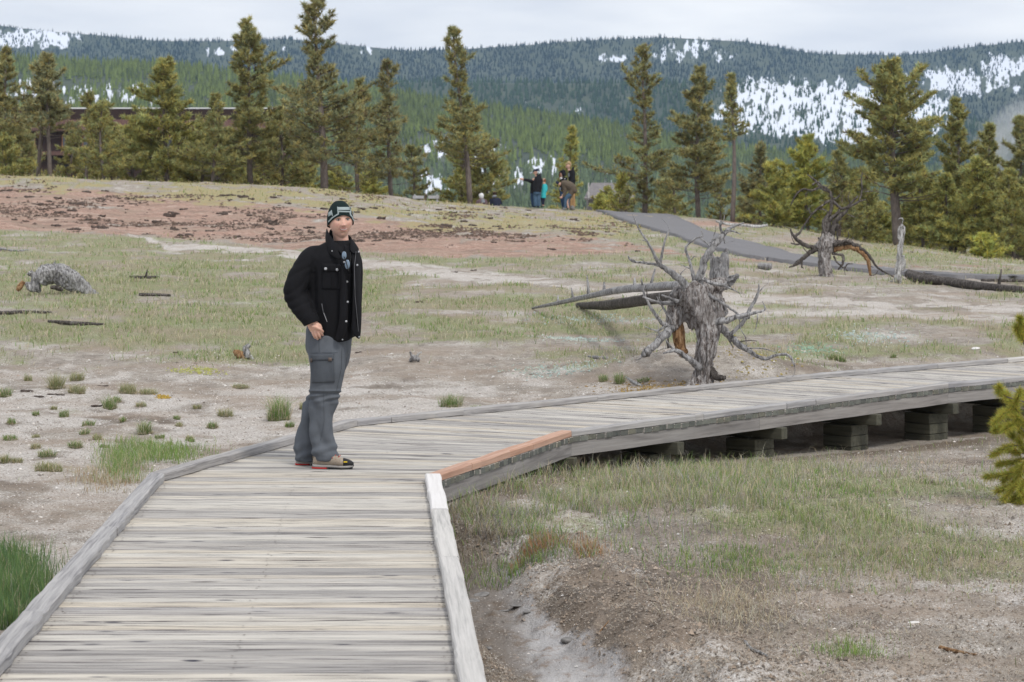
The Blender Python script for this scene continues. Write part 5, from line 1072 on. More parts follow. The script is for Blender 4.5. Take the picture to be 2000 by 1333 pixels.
weed(950, 1062, 62, 4, 'grey brushy dead weed right of the white kerb piece'); weed(975, 1058, 70, 5, 'second grey dead weed beside the white kerb piece'); weed(965, 1070, 50, 6, 'short grey dead weed beside the white kerb piece'); weed(1000, 1040, 60, 7, 'thin grey weed in the inner corner grass')
# stones
def stone(px, py, w, hgt, col, label, cat='stone', name='stone', seed=0, yy=None):
    b = hit(px, py) if yy is None else P(px, py, yy); r = w/F*b.y/2; mb = MB().ball((0, 0, 0), (1, .8, hgt), 14, 9); me = mb.mesh('stone'); co = get_co(me)
    co *= (1+.22*fbm(co[:, 0]*1.3+seed, co[:, 1]*1.3, co[:, 2]*1.3, 3, seed))[:, None]; set_co(me, co*r); o = link(name, me, col, smooth=True); o.location = (b.x, b.y, b.z+r*hgt*.5); o.rotation_euler = (0, .1, seed); tag(o, label, cat); return o
M_st = simple('grey_stone', (.27, .26, .25), (.15, .145, .14), 30, .9, bmp=.5); M_stw = simple('white_stone', (.75, .73, .71), (.55, .53, .5), 30, .9, bmp=.3); M_clod = simple('dark_clod', (.13, .10, .085), (.055, .042, .036), 9, .95, bmp=.8, bd=.02)
stone(1108, 1257, 30, .42, M_st, 'flat oval grey stone lying on the pale mud of the gully', seed=2); stone(1785, 1219, 24, .25, M_stw, 'flat white stone on bare soil at the lower right', seed=3); stone(1905, 683, 20, .3, M_stw, 'white stone beyond the boardwalk near the right edge', seed=4)
stone(1250, 1275, 12, .4, M_stw, 'small white stone right of the gully', seed=5); stone(1280, 1312, 14, .35, M_stw, 'small pale stone at the bottom right of the gully', seed=6); stone(955, 1270, 14, .5, M_st, 'grey lump beside the near end of the right kerb', seed=7)
stone(1118, 411, 13, .85, M_st, 'small rounded grey boulder at the feet of the bending visitor', 'boulder', 'boulder', 8); stone(1554, 443, 9, .7, M_st, 'little round grey rock behind the asphalt path', 'rock', 'rock', 9)
for i, (px, py, w) in enumerate(((1010, 1190, 34), (985, 1196, 26), (1030, 1200, 22), (940, 1165, 40), (925, 1175, 30))): stone(px, py, w, .12, M_st, 'flaky grey slab at the %s of the gully step' % ('middle', 'left side', 'right side', 'upper lip', 'near left lip')[i], 'slab', 'slab', 20+i)
# dark clods on the red slope
cl = []
for k in range(6):
    mb = MB(); r = random.Random(k)
    for _ in range(5): mb.ball((r.uniform(-.8, .8), r.uniform(-.3, .3), r.uniform(0, .15)), (r.uniform(.3, .6), r.uniform(.3, .5), r.uniform(.18, .34)), 7, 5)
    me = mb.mesh('clod'); co = get_co(me); co *= (1+.5*fbm(co[:, 0]*3, co[:, 1]*3, co[:, 2]*3, 2, k))[:, None]; set_co(me, co); me.materials.append(M_clod); cl.append(me)
def clod(px, py, w, i, grp, lab, zs=1.0):
    b = hit(px, py, 20); r = w/F*b.y/2; o = bpy.data.objects.new('dirt_clod', cl[i % 6]); COL.objects.link(o); o.location = b; o.scale = (r, r, r*R0.uniform(.7, 1.2)*zs); o.rotation_euler = (0, 0, R0.uniform(-.6, .6)); tag(o, lab, 'dirt clod', grp)
NC = 0
while NC < 170:
    px = R0.uniform(0, 1180)*R0.uniform(.55, 1); top = np.interp(px, [0, 400, 640, 900, 1180], [352, 372, 388, 405, 420]); bot = np.interp(px, [0, 300, 640, 900, 1180], [450, 462, 478, 485, 470])
    py = top+(bot-top)*R0.random()**.9
    if fbm(px*.012, py*.05, 0, 2, 6) < -.12: continue
    w_ = R0.choice((9, 12, 15, 20, 28))*R0.uniform(.55, 1.1)
    clod(px, py, w_, NC, 'dark clods on the red slope', '%s dark clod on the %s third of the red slope, %s' % ('large' if w_ > 26 else 'small' if w_ < 13 else 'mid sized', ('left', 'middle', 'right')[min(2, int(px/330))], 'near its top' if py < top+(bot-top)*.3 else 'near its foot' if py > top+(bot-top)*.7 else 'halfway up')); NC += 1
for i, (px, py, w) in enumerate([(1075,488,20),(1155,456,14),(1160,462,12),(1185,455,14),(1120,430,14),(985,408,16),(1030,412,14),(1228,450,10),(1245,492,16),(890,533,10),(925,530,12),(820,592,16),(600,600,12),(1640,455,8),(1780,494,8),(1970,528,8),(700,690,14),(345,690,12)]):
    clod(px, py, w, i, 'scattered clods on the meadow', 'lone dark clod %s, %s' % ('right of the asphalt path' if px > 1500 else 'on the lichen slope left of the asphalt path' if py < 500 and px > 900 else 'on the pale track behind the man' if py < 540 else 'in the open meadow', 'tiny' if w < 11 else 'larger' if w > 15 else 'fist sized'))
for i, (px, py, w) in enumerate([(50,765,26),(75,775,22),(100,772,24),(190,795,22),(200,755,20),(120,772,18)]): clod(px, py, w, i, 'dark peat lumps on the pale ground', 'dark peat lump on the pale ground, %s' % ('in the row at the left edge' if px < 110 else 'just right of the wide tuft'), .6)
# bench on the crest
bb = hit(832, 389, 60); bn = empty('bench', bb, 'low pale grey bench seen on the hill crest left of the seated visitors', 'bench'); M_pg = simple('pale_grey_paint', (.42, .42, .44), bmp=0)
for x0, x1 in ((806, 828), (836, 858)): MB().box((((x0+x1)/2-1000)/F*bb.y, bb.y, CH-(385.5-410)/F*bb.y), ((x1-x0)/F*bb.y, .05, .13)).build('backrest', M_pg, bn)
for x in (810, 832, 854): MB().box(((x-1000)/F*bb.y, bb.y+.05, CH-(388-410)/F*bb.y), (.08, .08, .35)).build('post', M_clod if x == 832 else M_pg, bn)
# ------------------------------------------------------------------ the man on the boardwalk
MY = 15.08; K_ = F/MY
def Q(px, py, d=0.0):
    """photo pixel at the man's distance, d metres farther away (kept the same size)"""
    p = P(px, py, MY); return Vector((p.x, p.y+d, p.z))
def ring(px, py, hw, hd, d=0.0, n=28, yaw=0.0, tilt=0.0, ex=2.4, lean=0.0):
    """horizontal superellipse ring; hw in photo px, hd in metres; tilt: rise (m) per metre towards +x"""
    c = Q(px, py, d); w = hw/K_; out = []
    for k in range(n):
        a = 2*math.pi*k/n; ca, sa = math.cos(a), math.sin(a); x = math.copysign(abs(ca)**(2/ex), ca)*w; y = math.copysign(abs(sa)**(2/ex), sa)*hd
        xr, yr = x*math.cos(yaw)-y*math.sin(yaw), x*math.sin(yaw)+y*math.cos(yaw); out.append((c.x+xr, c.y+yr, c.z+tilt*xr+lean*yr))
    return out
def loftq(rows, n=28, m=4, **kw):
    q = spline(np.array(rows), m); return MB().loft([ring(*r, n=n, **kw) for r in q])
def tubeq(pts, n=14, m=5, **kw):
    """pts (px, py, r_px, d)"""
    q = spline(np.array(pts), m); return MB().tube([Q(a[0], a[1], a[3]) for a in q], [a[2]/K_ for a in q], n, **kw)
def join(*ms):
    o = MB()
    for m_ in ms: o.add(m_.v, m_.f)
    return o
def cloth(name, c, scale=160, rough=.9, bmp=.4, var=.75, sheen=0):
    m, t, b = newmat(name); v = coords(t); n = noise_n(t, v, scale, 3, .6); n2 = noise_n(t, v, 7, 3)
    t.links.new(mixc(t, 1.0, ramp(t, n, [(.3, tuple(x*var for x in c)), (.7, c)]), ramp(t, n2, [(.3, .85), (.7, 1.1)]), 'MULTIPLY'), b.inputs['Base Color'])
    b.inputs['Roughness'].default_value = rough; b.inputs['Specular IOR Level'].default_value = .2; b.inputs['Sheen Weight'].default_value = sheen; bump(t, b, n, bmp, .002); return m
M_jacket = cloth('black_wool', (.0095, .0095, .0115)); M_shirt = cloth('black_knit', (.010, .010, .012)); M_trous = cloth('grey_nylon', (.115, .127, .145), 200, .75, .15, .9); M_trous2 = cloth('darker_grey_nylon', (.078, .087, .10), 200, .75, .15, .9)
M_beanie = cloth('dark_green_knit', (.012, .024, .024), 260, .95, .8); M_stripe = cloth('grey_knit', (.36, .42, .42), 260, .95, .6); M_metal = simple('dull_metal', (.45, .46, .48), rough=.35, bmp=0, spec=.8); M_zip = simple('zip_metal', (.12, .12, .13), rough=.4, bmp=0)
M_lens = simple('blue_mirror_lens', (.14, .20, .27), (.06, .09, .13), 3, .08, bmp=0, spec=1); M_blackp = simple('black_rubber', (.018, .018, .018), rough=.6, bmp=0); M_red = simple('red_rubber', (.62, .035, .03), rough=.6, bmp=0); M_suede = cloth('tan_suede', (.40, .33, .26), 90, .9, .5); M_sole = simple('grey_midsole', (.36, .34, .32), rough=.7, bmp=0); M_yel = simple('yellow_label', (.75, .52, .03), bmp=0); M_lace = simple('red_lace', (.45, .06, .05), bmp=0)
M_velcro = simple('brown_patch', (.13, .10, .085), bmp=0); M_teeth = simple('teeth', (.52, .47, .42), rough=.3, bmp=0); M_lip = simple('lip_skin', (.50, .20, .17), bmp=0, rough=.4); M_eye = simple('eye_white', (.50, .46, .43), rough=.3, bmp=0); M_iris = simple('iris', (.03, .035, .04), rough=.2, bmp=0)
def skinmat():
    m, t, b = newmat('skin'); a = N(t, 'Attribute', attribute_name='col'); n = noise_n(t, coords(t), 90, 4)
    t.links.new(mixc(t, 1.0, a.outputs[0], ramp(t, n, [(.3, .93), (.7, 1.04)]), 'MULTIPLY'), b.inputs['Base Color']); b.inputs['Roughness'].default_value = .5; b.inputs['Specular IOR Level'].default_value = .35
    b.inputs['Subsurface Weight'].default_value = .15; b.inputs['Subsurface Radius'].default_value = (.01, .004, .002); b.inputs['Subsurface Scale'].default_value = 1; return m
M_skin = skinmat()
man = empty('person', Q(640, 913), 'smiling man in dark beanie, open black wool jacket and grey cargo trousers, hand in pocket, standing on the boardwalk', 'person')
man['label'] = 'man in a dark beanie, black jacket and grey cargo trousers standing on the boardwalk'
# head -------------------------------------------------
HC = Q(665, 430, -.01); HYAW = math.radians(17); HR = np.array([.077, .098, .122])
def head_local(nu=72, nv=60, grow=0.0):
    """x right, y back, z up; face looks along -y; eyes at z=0"""
    th = np.linspace(.02, math.pi-.02, nv)[:, None]; ph = np.linspace(0, 2*math.pi, nu, endpoint=False)[None, :]
    dx = np.sin(th)*np.cos(ph); dy = np.sin(th)*np.sin(ph); dz = np.cos(th)+0*ph
    x, y, z = dx*HR[0], dy*HR[1], dz*HR[2]
    low = np.clip(-dz, 0, 1)
    x = x*(1-.36*low**1.9); y = np.where(y > 0, y*(1-.55*low**1.3), y*(1-.10*low**1.5))
    x = x*(1+.05*np.exp(-((dz-.1)/.4)**2))
    fr = np.clip(-dy, 0, 1)**.7*(dy < 0)
    flat = .010*np.exp(-(x/.05)**2)*fr; y = y+flat
    G = lambda cx, cz, sx, sz: np.exp(-((x-cx)/sx)**2-((z-cz)/sz)**2)*fr
    d = np.zeros_like(x)
    for s in (-1, 1):
        d += .011*G(s*.031, .002, .015, .010)-.005*G(s*.033, .021, .022, .007)-.004*G(s*.043, -.026, .018, .018)-.006*G(s*.010, -.036, .007, .006)+.003*G(s*.027, -.052, .006, .018)
    zz = np.clip((.018-z)/.052, 0, 1); nose = np.exp(-(x/(.0085+.005*zz))**2)*(z < .02)*np.where(z > -.036, zz**1.1, np.clip(1-(-.036-z)/.008, 0, 1)); d -= .024*nose*fr
    d -= .006*G(0, -.0545, .020, .0045)+.0065*G(0, -.068, .018, .005); d += .006*G(0, -.061, .022, .0028)
    d -= .008*G(0, -.098, .020, .014); d += .004*G(0, -.080, .018, .006)
    y = y+d; z = np.where(z < 0, z*1.07, z)
    P_ = np.stack([x, y, z], -1)
    if grow: P_ = P_*(1+grow)
    return P_, th, ph
def to_head(p):
    c, s = math.cos(HYAW), math.sin(HYAW); q = np.asarray(p, float); x = q[..., 0]*c-q[..., 1]*s; y = q[..., 0]*s+q[..., 1]*c
    # slight roll
    z = q[..., 2]; rl = math.radians(3); x2 = x*math.cos(rl)-z*math.sin(rl); z2 = x*math.sin(rl)+z*math.cos(rl)
    return np.stack([x2+HC.x, y+HC.y, z2+HC.z], -1)
hp, _, _ = head_local(); nv_, nu_ = hp.shape[:2]; hw_ = to_head(hp)
headmb = MB().loft([[tuple(p) for p in row] for row in hw_[::-1]])
def skin_col(co):
    """tint from the position in the head's frame"""
    q = co-np.array(HC); rl = math.radians(-3); x = q[:, 0]*math.cos(rl)-q[:, 2]*math.sin(rl); z = q[:, 0]*math.sin(rl)+q[:, 2]*math.cos(rl); c, s = math.cos(-HYAW), math.sin(-HYAW); x, y = x*c-q[:, 1]*s, x*s+q[:, 1]*c
    C = np.tile(np.array([.70, .43, .33]), (len(co), 1)); inh = (np.abs(x) < .1)&(np.abs(z) < .14)&(y < .03)
    def mixin(w, col): nonlocal C; w = (w*inh)[:, None]; C = C*(1-w)+np.array(col)*w
    G = lambda cx, cz, sx, sz: np.exp(-((x-cx)/sx)**2-((z-cz)/sz)**2)
    mixin(.22*np.clip(sstep(-.045, -.062, z), 0, 1)*np.clip(1-G(0, -.061, .018, .009), 0, 1)*.55, (.40, .27, .21))  # jaw stubble, with some chin shade painted in
    for s in (-1, 1): mixin(.5*G(s*.042, -.030, .020, .016), (.70, .33, .26)); mixin(.9*G(s*.032, .0225, .019, .0042), (.12, .075, .05)); mixin(.7*G(s*.032, .003, .017, .009), (.30, .17, .13)); mixin(.8*G(s*.007, -.0405, .0035, .003), (.12, .05, .04)); mixin(.5*np.exp(-((x-s*(.020+(-.040-z)*.55))/.0035)**2)*(z < -.036)*(z > -.068), (.38, .20, .16))  # blush and brows; shade of sockets, nostrils and cheek folds painted in
    mixin(.5*G(0, -.028, .012, .014), (.66, .34, .27)); mixin(.85*G(0, -.0685, .020, .0042), (.50, .20, .18)); mixin(.7*G(0, -.0545, .021, .0030), (.48, .20, .18)); mixin(.9*G(0, -.0612, .021, .0022), (.16, .06, .05))
    return np.concatenate([C, np.ones((len(C), 1))], 1)
# neck, torso, limbs and hands: one skinned body
body = join(loftq([(667,480,15,.055,.02),(666,468,15,.055,.012),(664,455,15.5,.058,.01),(664,440,15,.058,.02)], 20, ex=2.0),
  loftq([(645,650,34,.10,0),(648,600,36,.105,0),(650,540,42,.11,0),(655,500,44,.10,0),(661,482,24,.07,0)], 20),
  tubeq([(612,492,17,-.02),(590,535,16,-.06),(572,575,14,-.08),(592,605,12,-.14),(612,632,9.5,-.17)]), tubeq([(682,496,14,.12),(686,540,11,.15),(684,590,10,.14),(680,625,9,.10)]),
  tubeq([(636,650,26,-.03),(638,720,20,-.04),(636,780,12,-.04),(634,840,11,-.04),(638,895,10,-.03)]), tubeq([(652,650,26,.10),(642,720,18,.12),(618,780,11,.14),(597,850,10,.15),(592,898,10,.15)]), tubeq([(638,896,10,-.04),(660,903,9,-.06),(682,907,7,-.08)]), tubeq([(592,898,10,.15),(604,904,8,.13),(614,907,6,.12)]))
bm = remesh(body, .018, 2); bco = get_co(bm); bfaces = [tuple(p.vertices) for p in bm.polygons]
hand = MB()
kn = [(619,649,-.155),(624,647.5,-.168),(629,645,-.172),(633,641,-.165)]
hand.loft([[Q(px+dx, py+dy, dd) for dx, dy, dd in rr] for px, py, rr in [
  (611,627,[(-7,2,.0-.17),(-4,-3,-.195),(5,-7,-.195),(8,-5,-.17),(5,-1,-.14),(-5,4,-.145)]), (614,634,[(-9,3,-.16),(-5,-2,-.192),(6,-8,-.20),(11,-8,-.175),(7,-2,-.14),(-6,5,-.14)]),
  (619,641,[(-9,5,-.15),(-5,0,-.185),(7,-7,-.20),(13,-9,-.175),(9,-1,-.14),(-6,7,-.13)]), (623,646,[(-8,5,-.145),(-4,1,-.175),(6,-5,-.188),(12,-7,-.17),(8,0,-.14),(-5,6,-.13)])]])
hm = remesh(hand, .005, 2)
fing = []
for i, (fx, fy, fd, r_, l_) in enumerate(((615.5,648,-.150,2.7,10.0), (620.5,648,-.163,3.0,11.5), (625.5,645.5,-.170,3.1,11.5), (630,642,-.168,3.0,10.0))):
    fing.append(tubeq([(fx-2.5,fy-7,r_*1.05,fd), (fx,fy,r_*1.12,fd-.008), (fx+1.8,fy+l_*.5,r_*.96,fd-.004), (fx+3.0,fy+l_*.85,r_*.88,fd+.012), (fx+3.6,fy+l_*1.1,r_*.7,fd+.03)], 10, 4))
fing.append(tubeq([(614,634,3.6,-.19),(622,636,3.4,-.20),(630,640,3.0,-.195),(635,646,2.5,-.17)], 10, 4))
all_ = join(headmb, *fing); fm = MB(); fm.v = [tuple(p) for p in bco]; fm.f = bfaces; hmv = get_co(hm); fm.add([tuple(p) for p in hmv], [tuple(p.vertices) for p in hm.polygons]); fm.add(all_.v, all_.f)
# ears
for s in (-1, 1):
    e_ = MB().ball((0, 0, 0), (.006, .016, .027), 12, 9); c_ = to_head(np.array([[s*.079+p[0], .012+p[1], -.012+p[2]] for p in e_.v])); fm.add([tuple(p) for p in c_], e_.f)
me = fm.mesh('body'); at = me.attributes.new('col', 'FLOAT_COLOR', 'POINT'); at.data.foreach_set('color', skin_col(get_co(me)).astype(np.float32).ravel()); body_o = link('body', me, M_skin, man, True)
for s, nm in ((-1, 'eye'), (1, 'eye')):
    c = to_head(np.array([[s*.031, -.0775, .002]]))[0]; eo = MB().ball(c, (.0125, .008, .0062), 12, 8).build('eye', M_eye, man, True); MB().ball(to_head(np.array([[s*.031+.001, -.0845, .002]]))[0], (.0052, .003, .0052), 10, 6).build('iris', M_iris, eo, True)
    tq = to_head(np.array([[s*(.031+.014*q), -.0865+.004*abs(q), .0085-.0025*q*q] for q in np.linspace(-1, 1, 7)])); MB().tube([Vector(p) for p in tq], [.0016]*7, 5).build('eyelid', M_skin, man, True)
tq = to_head(np.array([[.0225*q, -.0945+.013*q*q, -.0668+.0095*q*q] for q in np.linspace(-1, 1, 7)])); MB().tube([Vector(p) for p in tq], [.0026]*7, 6).build('teeth', M_teeth, man, True)
# beanie
bp, th, ph = head_local(72, 60); bb_ = []
L_ = hp.copy(); R1 = np.array([.088, .106, .128])
rows = []
for t_ in np.linspace(.03, 1.0, 30):
    row = []
    for k in range(64):
        a = 2*math.pi*k/64; sa_ = abs(math.sin(a))**1.4; ed = (.029 if math.sin(a) < 0 else -.055)*sa_-.036*(1-sa_)   # lower at the ears and the back
        top = .131; z = top-(top-ed)*t_; q = (top-z)/(top+.02); rr = math.sin(min(1, q*1.08)*math.pi/2)**.44
        row.append((R1[0]*rr*math.cos(a), .004+R1[1]*rr*math.sin(a), z))
    rows.append(row)
inner = [[(p[0]*.94, .004+(p[1]-.004)*.94, p[2]*.97+.002) for p in row] for row in rows[::-1]]
bw = [[tuple(to_head(np.array(p))) for p in row] for row in rows+inner]
n_ = 64; mb = MB(); vs = [p for r in bw for p in r]; mb.add(vs, [(i*n_+k, (i+1)*n_+k, (i+1)*n_+(k+1) % n_, i*n_+(k+1) % n_) for i in range(len(bw)-1) for k in range(n_)]+[tuple(range(n_))])
for s, zz_, rr_, nm_ in ((1, -.0605, .0021, 'lip'), (-1, -.0725, .0028, 'lip')):
    tq = to_head(np.array([[.027*q, -.0925+.019*q*q, zz_+(.0065 if s > 0 else .0125)*q*q] for q in np.linspace(-1, 1, 9)])); MB().tube([Vector(p) for p in tq], [rr_*(1-.5*abs(q)) for q in np.linspace(-1, 1, 9)], 6).build(nm_, M_lip, man, True)
beanie = mb.build('beanie', M_beanie, man, True)
def bvh_of(obs):
    V = []; Fs = []
    for o in obs:
        M = o.matrix_world if o.parent is None else Matrix.Translation(o.location+o.parent.location); off = len(V); V += [M @ v.co for v in o.data.vertices]; Fs += [[i+off for i in p.vertices] for p in o.data.polygons]
    return BVHTree.FromPolygons(V, Fs)
EYE = Vector((0, 0, CH))
def patch(poly, bvh, th, name, mat, par, res=6, closed_th=.004, label=None):
    """panel sewn on a garment: quad in photo px (4 corners), laid on the surface"""
    a, b, c, d = [np.array(p, float) for p in poly]; w = max(np.linalg.norm(b-a), np.linalg.norm(c-d)); h = max(np.linalg.norm(d-a), np.linalg.norm(c-b)); nu = max(2, int(w/res*2)); nv = max(2, int(h/res*2)); top = []; bot = []
    last = None
    for j in range(nv+1):
        r1 = []; r2 = []
        for i in range(nu+1):
            u, v = i/nu, j/nv; p = (a*(1-u)+b*u)*(1-v)+(d*(1-u)+c*u)*v; dr = (P(p[0], p[1], MY)-EYE).normalized(); hitp = bvh.ray_cast(EYE, dr)[0]
            if hitp is None: hitp = last if last is not None else P(p[0], p[1], MY)
            last = hitp; dist = (hitp-EYE).length; e = th if 0 < i < nu and 0 < j < nv else th*.75; r1.append(EYE+dr*(dist-e)); r2.append(EYE+dr*(dist+closed_th))
        top.append(r1); bot.append(r2)
    mb = MB(); W_ = nu+1; vs = [p for r in top for p in r]+[p for r in bot for p in r]; o_ = W_*(nv+1); fs = [(j*W_+i, (j+1)*W_+i, (j+1)*W_+i+1, j*W_+i+1) for j in range(nv) for i in range(nu)]
    ring_ = [i for i in range(nu+1)]+[j*W_+nu for j in range(1, nv+1)]+[nv*W_+i for i in range(nu-1, -1, -1)]+[j*W_ for j in range(nv-1, 0, -1)]
    fs += [(ring_[k], ring_[(k+1) % len(ring_)], ring_[(k+1) % len(ring_)]+o_, ring_[k]+o_) for k in range(len(ring_))]
    o = mb.add(vs, fs).build(name, mat, par, True)
    if label: o['label'] = label
    return o
def strip(pts, w, bvh, th, name, mat, par, **kw):
    """band of width w px along a polyline"""
    pts = [np.array(p, float) for p in pts]
    for p, q in zip(pts[:-1], pts[1:]):
        d = (q-p)/np.linalg.norm(q-p); n = np.array([-d[1], d[0]])*w/2; p2, q2 = p-d*w*.3, q+d*w*.3; patch([p2-n, q2-n, q2+n, p2+n], bvh, th, name, mat, par, **kw)
def button(px, py, r, bvh, mat, par, name='button'):
    dr = (P(px, py, MY)-EYE).normalized(); h_ = bvh.ray_cast(EYE, dr)[0] or P(px, py, MY); mb = MB().ball(h_-dr*.003, (r/K_, .004, r/K_), 10, 6); return mb.build(name, mat, par, True)
c1 = lambda cx, cy: (530+cx/4.596, 370+cy/4.596)   # crop of the upper body
c2 = lambda cx, cy: (530+cx/4.164, 620+cy/4.164)   # crop of the legs
bvb = bvh_of([beanie])
strip([c1(513, 292), c1(545, 258), c1(600, 222), c1(603, 200), c1(706, 203), c1(712, 232), c1(728, 252), c1(738, 282)], 2.6, bvb, .0035, 'beanie_stripe', M_stripe, beanie, res=3)
patch([c1(594, 160), c1(711, 160), c1(712, 188), c1(596, 190)], bvb, .0035, 'beanie_stripe', M_stripe, beanie, res=3)
strip([c1(594, 160), c1(598, 215)], 1.8, bvb, .0035, 'beanie_stripe', M_stripe, beanie, res=3); strip([c1(711, 160), c1(714, 215)], 1.8, bvb, .0035, 'beanie_stripe', M_stripe, beanie, res=3)
patch([c1(509, 212), c1(540, 190), c1(548, 225), c1(512, 248)], bvb, .0035, 'beanie_stripe', M_stripe, beanie, res=3); strip([c1(538, 190), c1(548, 240)], 1.8, bvb, .0035, 'beanie_stripe', M_stripe, beanie, res=3)
patch([c1(731, 192), c1(739, 200), c1(742, 230), c1(734, 224)], bvb, .0035, 'beanie_stripe', M_stripe, beanie, res=3)
# shirt, seen in the open front and under the back hem
sh = loftq([(638,655,38,.115,.01),(640,640,41,.12,.01),(652,600,42,.12,.01),(656,540,43,.12,.01),(660,510,40,.11,.01),(668,488,25,.085,.01),(670,474,17.5,.066,.012)], 30, yaw=-.35)
shirt = link('shirt', remesh(sh, .009, 2), M_shirt, man, True)
# jacket
TQ = dict(yaw=-.30, tilt=0)
tor = loftq([(652,664,44,.135,0),(651,640,49,.145,0),(652,600,51,.150,0),(652,560,52,.150,0),(652,525,53,.150,0),(653,504,52,.140,0),(654,493,48,.12,0),(656,485,41,.105,0),(659,477,31,.09,0),(662,470,21,.075,0)], 36, yaw=-.30)
arm = tubeq([(628,497,20,.0),(612,505,24,-.03),(601,518,24.5,-.05),(590,538,24,-.07),(581,558,23.5,-.09),(580,575,22.5,-.10),(588,592,21,-.12),(598,607,19,-.145),(608,620,16.5,-.165),(613,628,15.5,-.17)], 20)
arm2 = tubeq([(682,496,19,.12),(687,520,19,.15),(688,560,18,.16),(687,600,17,.15),(684,630,15,.10)], 16)
jm = remesh(join(tor, arm, arm2), .0085, 3); co = get_co(jm); no_ = get_no(jm)
px_, py_ = proj(co[:, 0], co[:, 1], co[:, 2])
# hem: lift the back, drop the front
hem = sstep(610, 665, py_)*(px_ > 585); co[:, 2] += (hem*np.interp(px_, [600, 618, 640, 662, 690], [.085, .055, .015, -.012, .02]))*(~((px_ < 632)&(py_ < 634)))
# folds
arm_w = sstep(628, 596, px_)*sstep(500, 530, py_)
fold = .006*arm_w*(np.abs(np.sin((py_+.55*px_)*.165+2.0*fbm(px_*.03, py_*.03, 0, 2, 3)))-.5)*sstep(632, 600, py_)
fold += .008*fbm(px_*.045, py_*.022, co[:, 1]*6, 3, 12)*(1-.4*arm_w)+.006*np.sin(px_*.12+py_*.05+1.5*fbm(px_*.02, py_*.02, 0, 2, 6))*sstep(580, 640, py_)*(1-arm_w)
fold -= .012*np.exp(-((px_-(612+.03*(py_-520)))/4.5)**2)*sstep(495, 520, py_)*sstep(620, 590, py_)   # crease between arm and chest
co = co+no_*fold[:, None]; set_co(jm, co)
jacket = link('jacket', jm, M_jacket, man, True); bvj = bvh_of([jacket])
# dark open front lies over the jacket: shirt panel
def hang(poly_rows, th, name, mat, par, label=None):
    """cloth sheet with thickness from rows of (px, py, d)"""
    rows = [[Q(*p) for p in r] for r in poly_rows]; n = len(rows[0]); m = len(rows); back = [[p+Vector((0, th, 0)) for p in r] for r in rows]; vs = [p for r in rows for p in r]+[p for r in back for p in r]; o = n*m
    fs = [(j*n+i, (j+1)*n+i, (j+1)*n+i+1, j*n+i+1) for j in range(m-1) for i in range(n-1)]+[(o+j*n+i, o+j*n+i+1, o+(j+1)*n+i+1, o+(j+1)*n+i) for j in range(m-1) for i in range(n-1)]
    rg = list(range(n))+[j*n+n-1 for j in range(1, m)]+[(m-1)*n+i for i in range(n-2, -1, -1)]+[j*n for j in range(m-2, 0, -1)]; fs += [(rg[k], rg[(k+1) % len(rg)], o+rg[(k+1) % len(rg)], o+rg[k]) for k in range(len(rg))]
    ob = MB().add(vs, fs).build(name, mat, par, True); sb = ob.modifiers.new('s', 'SUBSURF'); sb.levels = 1; sb.render_levels = 2
    if label: ob['label'] = label
    return ob
patch([c1(652, 500), c1(735, 520), c1(750, 760), c1(690, 760)], bvj, .006, 'inner_shirt', M_shirt, man, res=6); patch([c1(690, 760), c1(750, 760), c1(745, 1180), c1(700, 1230)], bvj, .006, 'inner_shirt', M_shirt, man, res=6)
# right front panel standing open, its edge turned to the right, hem below
hang([[(688,492,-.13),(697,488,-.10),(704,498,-.04)], [(693,520,-.18),(701,520,-.15),(706,530,-.06)], [(693,560,-.20),(702,560,-.18),(708,575,-.08)], [(692,600,-.20),(702,600,-.19),(709,610,-.10)], [(690,630,-.19),(700,638,-.19),(708,640,-.12)], [(688,644,-.18),(698,656,-.18),(706.5,666,-.14)]], .012, 'front_panel', M_jacket, man)
# near front edge with placket
hang([[(664,503,-.185),(673,512,-.20),(675,516,-.19)], [(668,540,-.20),(678,540,-.215),(681,541,-.20)], [(668,580,-.205),(680,585,-.22),(684,586,-.20)], [(668,610,-.205),(681,615,-.22),(684,617,-.20)], [(664,640,-.195),(677,645,-.21),(681,647,-.19)], [(655,662,-.17),(664,669,-.18),(672,662,-.17)]], .012, 'placket', M_jacket, man)
# collar
hang([[(637,443,.06),(641,452,-.04),(650,463,-.10),(661,478,-.14)], [(635,452,.05),(638,466,-.08),(650,480,-.14),(664,490,-.17)], [(634,466,.02),(640,482,-.11),(654,494,-.17),(670,499,-.195)], [(637,478,-.02),(645,496,-.145),(657,501,-.185),(672,511,-.20)]], .012, 'collar', M_jacket, man)
hang([[(684,464,-.03),(688,467,-.06),(691,470,-.02)], [(686,474,-.09),(692,478,-.10),(698,480,-.03)], [(685,486,-.13),(694,489,-.13),(703,486,-.05)], [(690,494,-.15),(697,495,-.14),(702,494,-.06)]], .012, 'collar', M_jacket, man)
hang([[(641,444,.08),(660,452,.13),(684,460,.08)], [(639,458,.09),(660,466,.14),(688,470,.07)], [(640,474,.06),(660,480,.12),(690,482,.05)]], .012, 'collar', M_jacket, man)
hang([[(654,468,-.085),(662,476,-.105),(672,483,-.11)], [(658,478,-.12),(666,486,-.135),(674,491,-.13)], [(662,488,-.15),(669,494,-.155),(675,499,-.15)]], .008, 'shirt_collar', M_shirt, man)
bv2 = bvh_of([o for o in man.children if o.type == 'MESH'])
pk = patch([c1(455, 668), c1(622, 672), c1(620, 900), c1(452, 895)], bv2, .006, 'chest_pocket', M_jacket, man); bvp = bvh_of([pk, jacket])
fl = patch([c1(452, 666), c1(624, 670), c1(622, 742), c1(458, 738)], bvp, .007, 'pocket_flap', M_jacket, man); strip([c1(538, 748), c1(536, 888)], 1.2, bvp, .004, 'pocket_pleat', M_shirt, man)
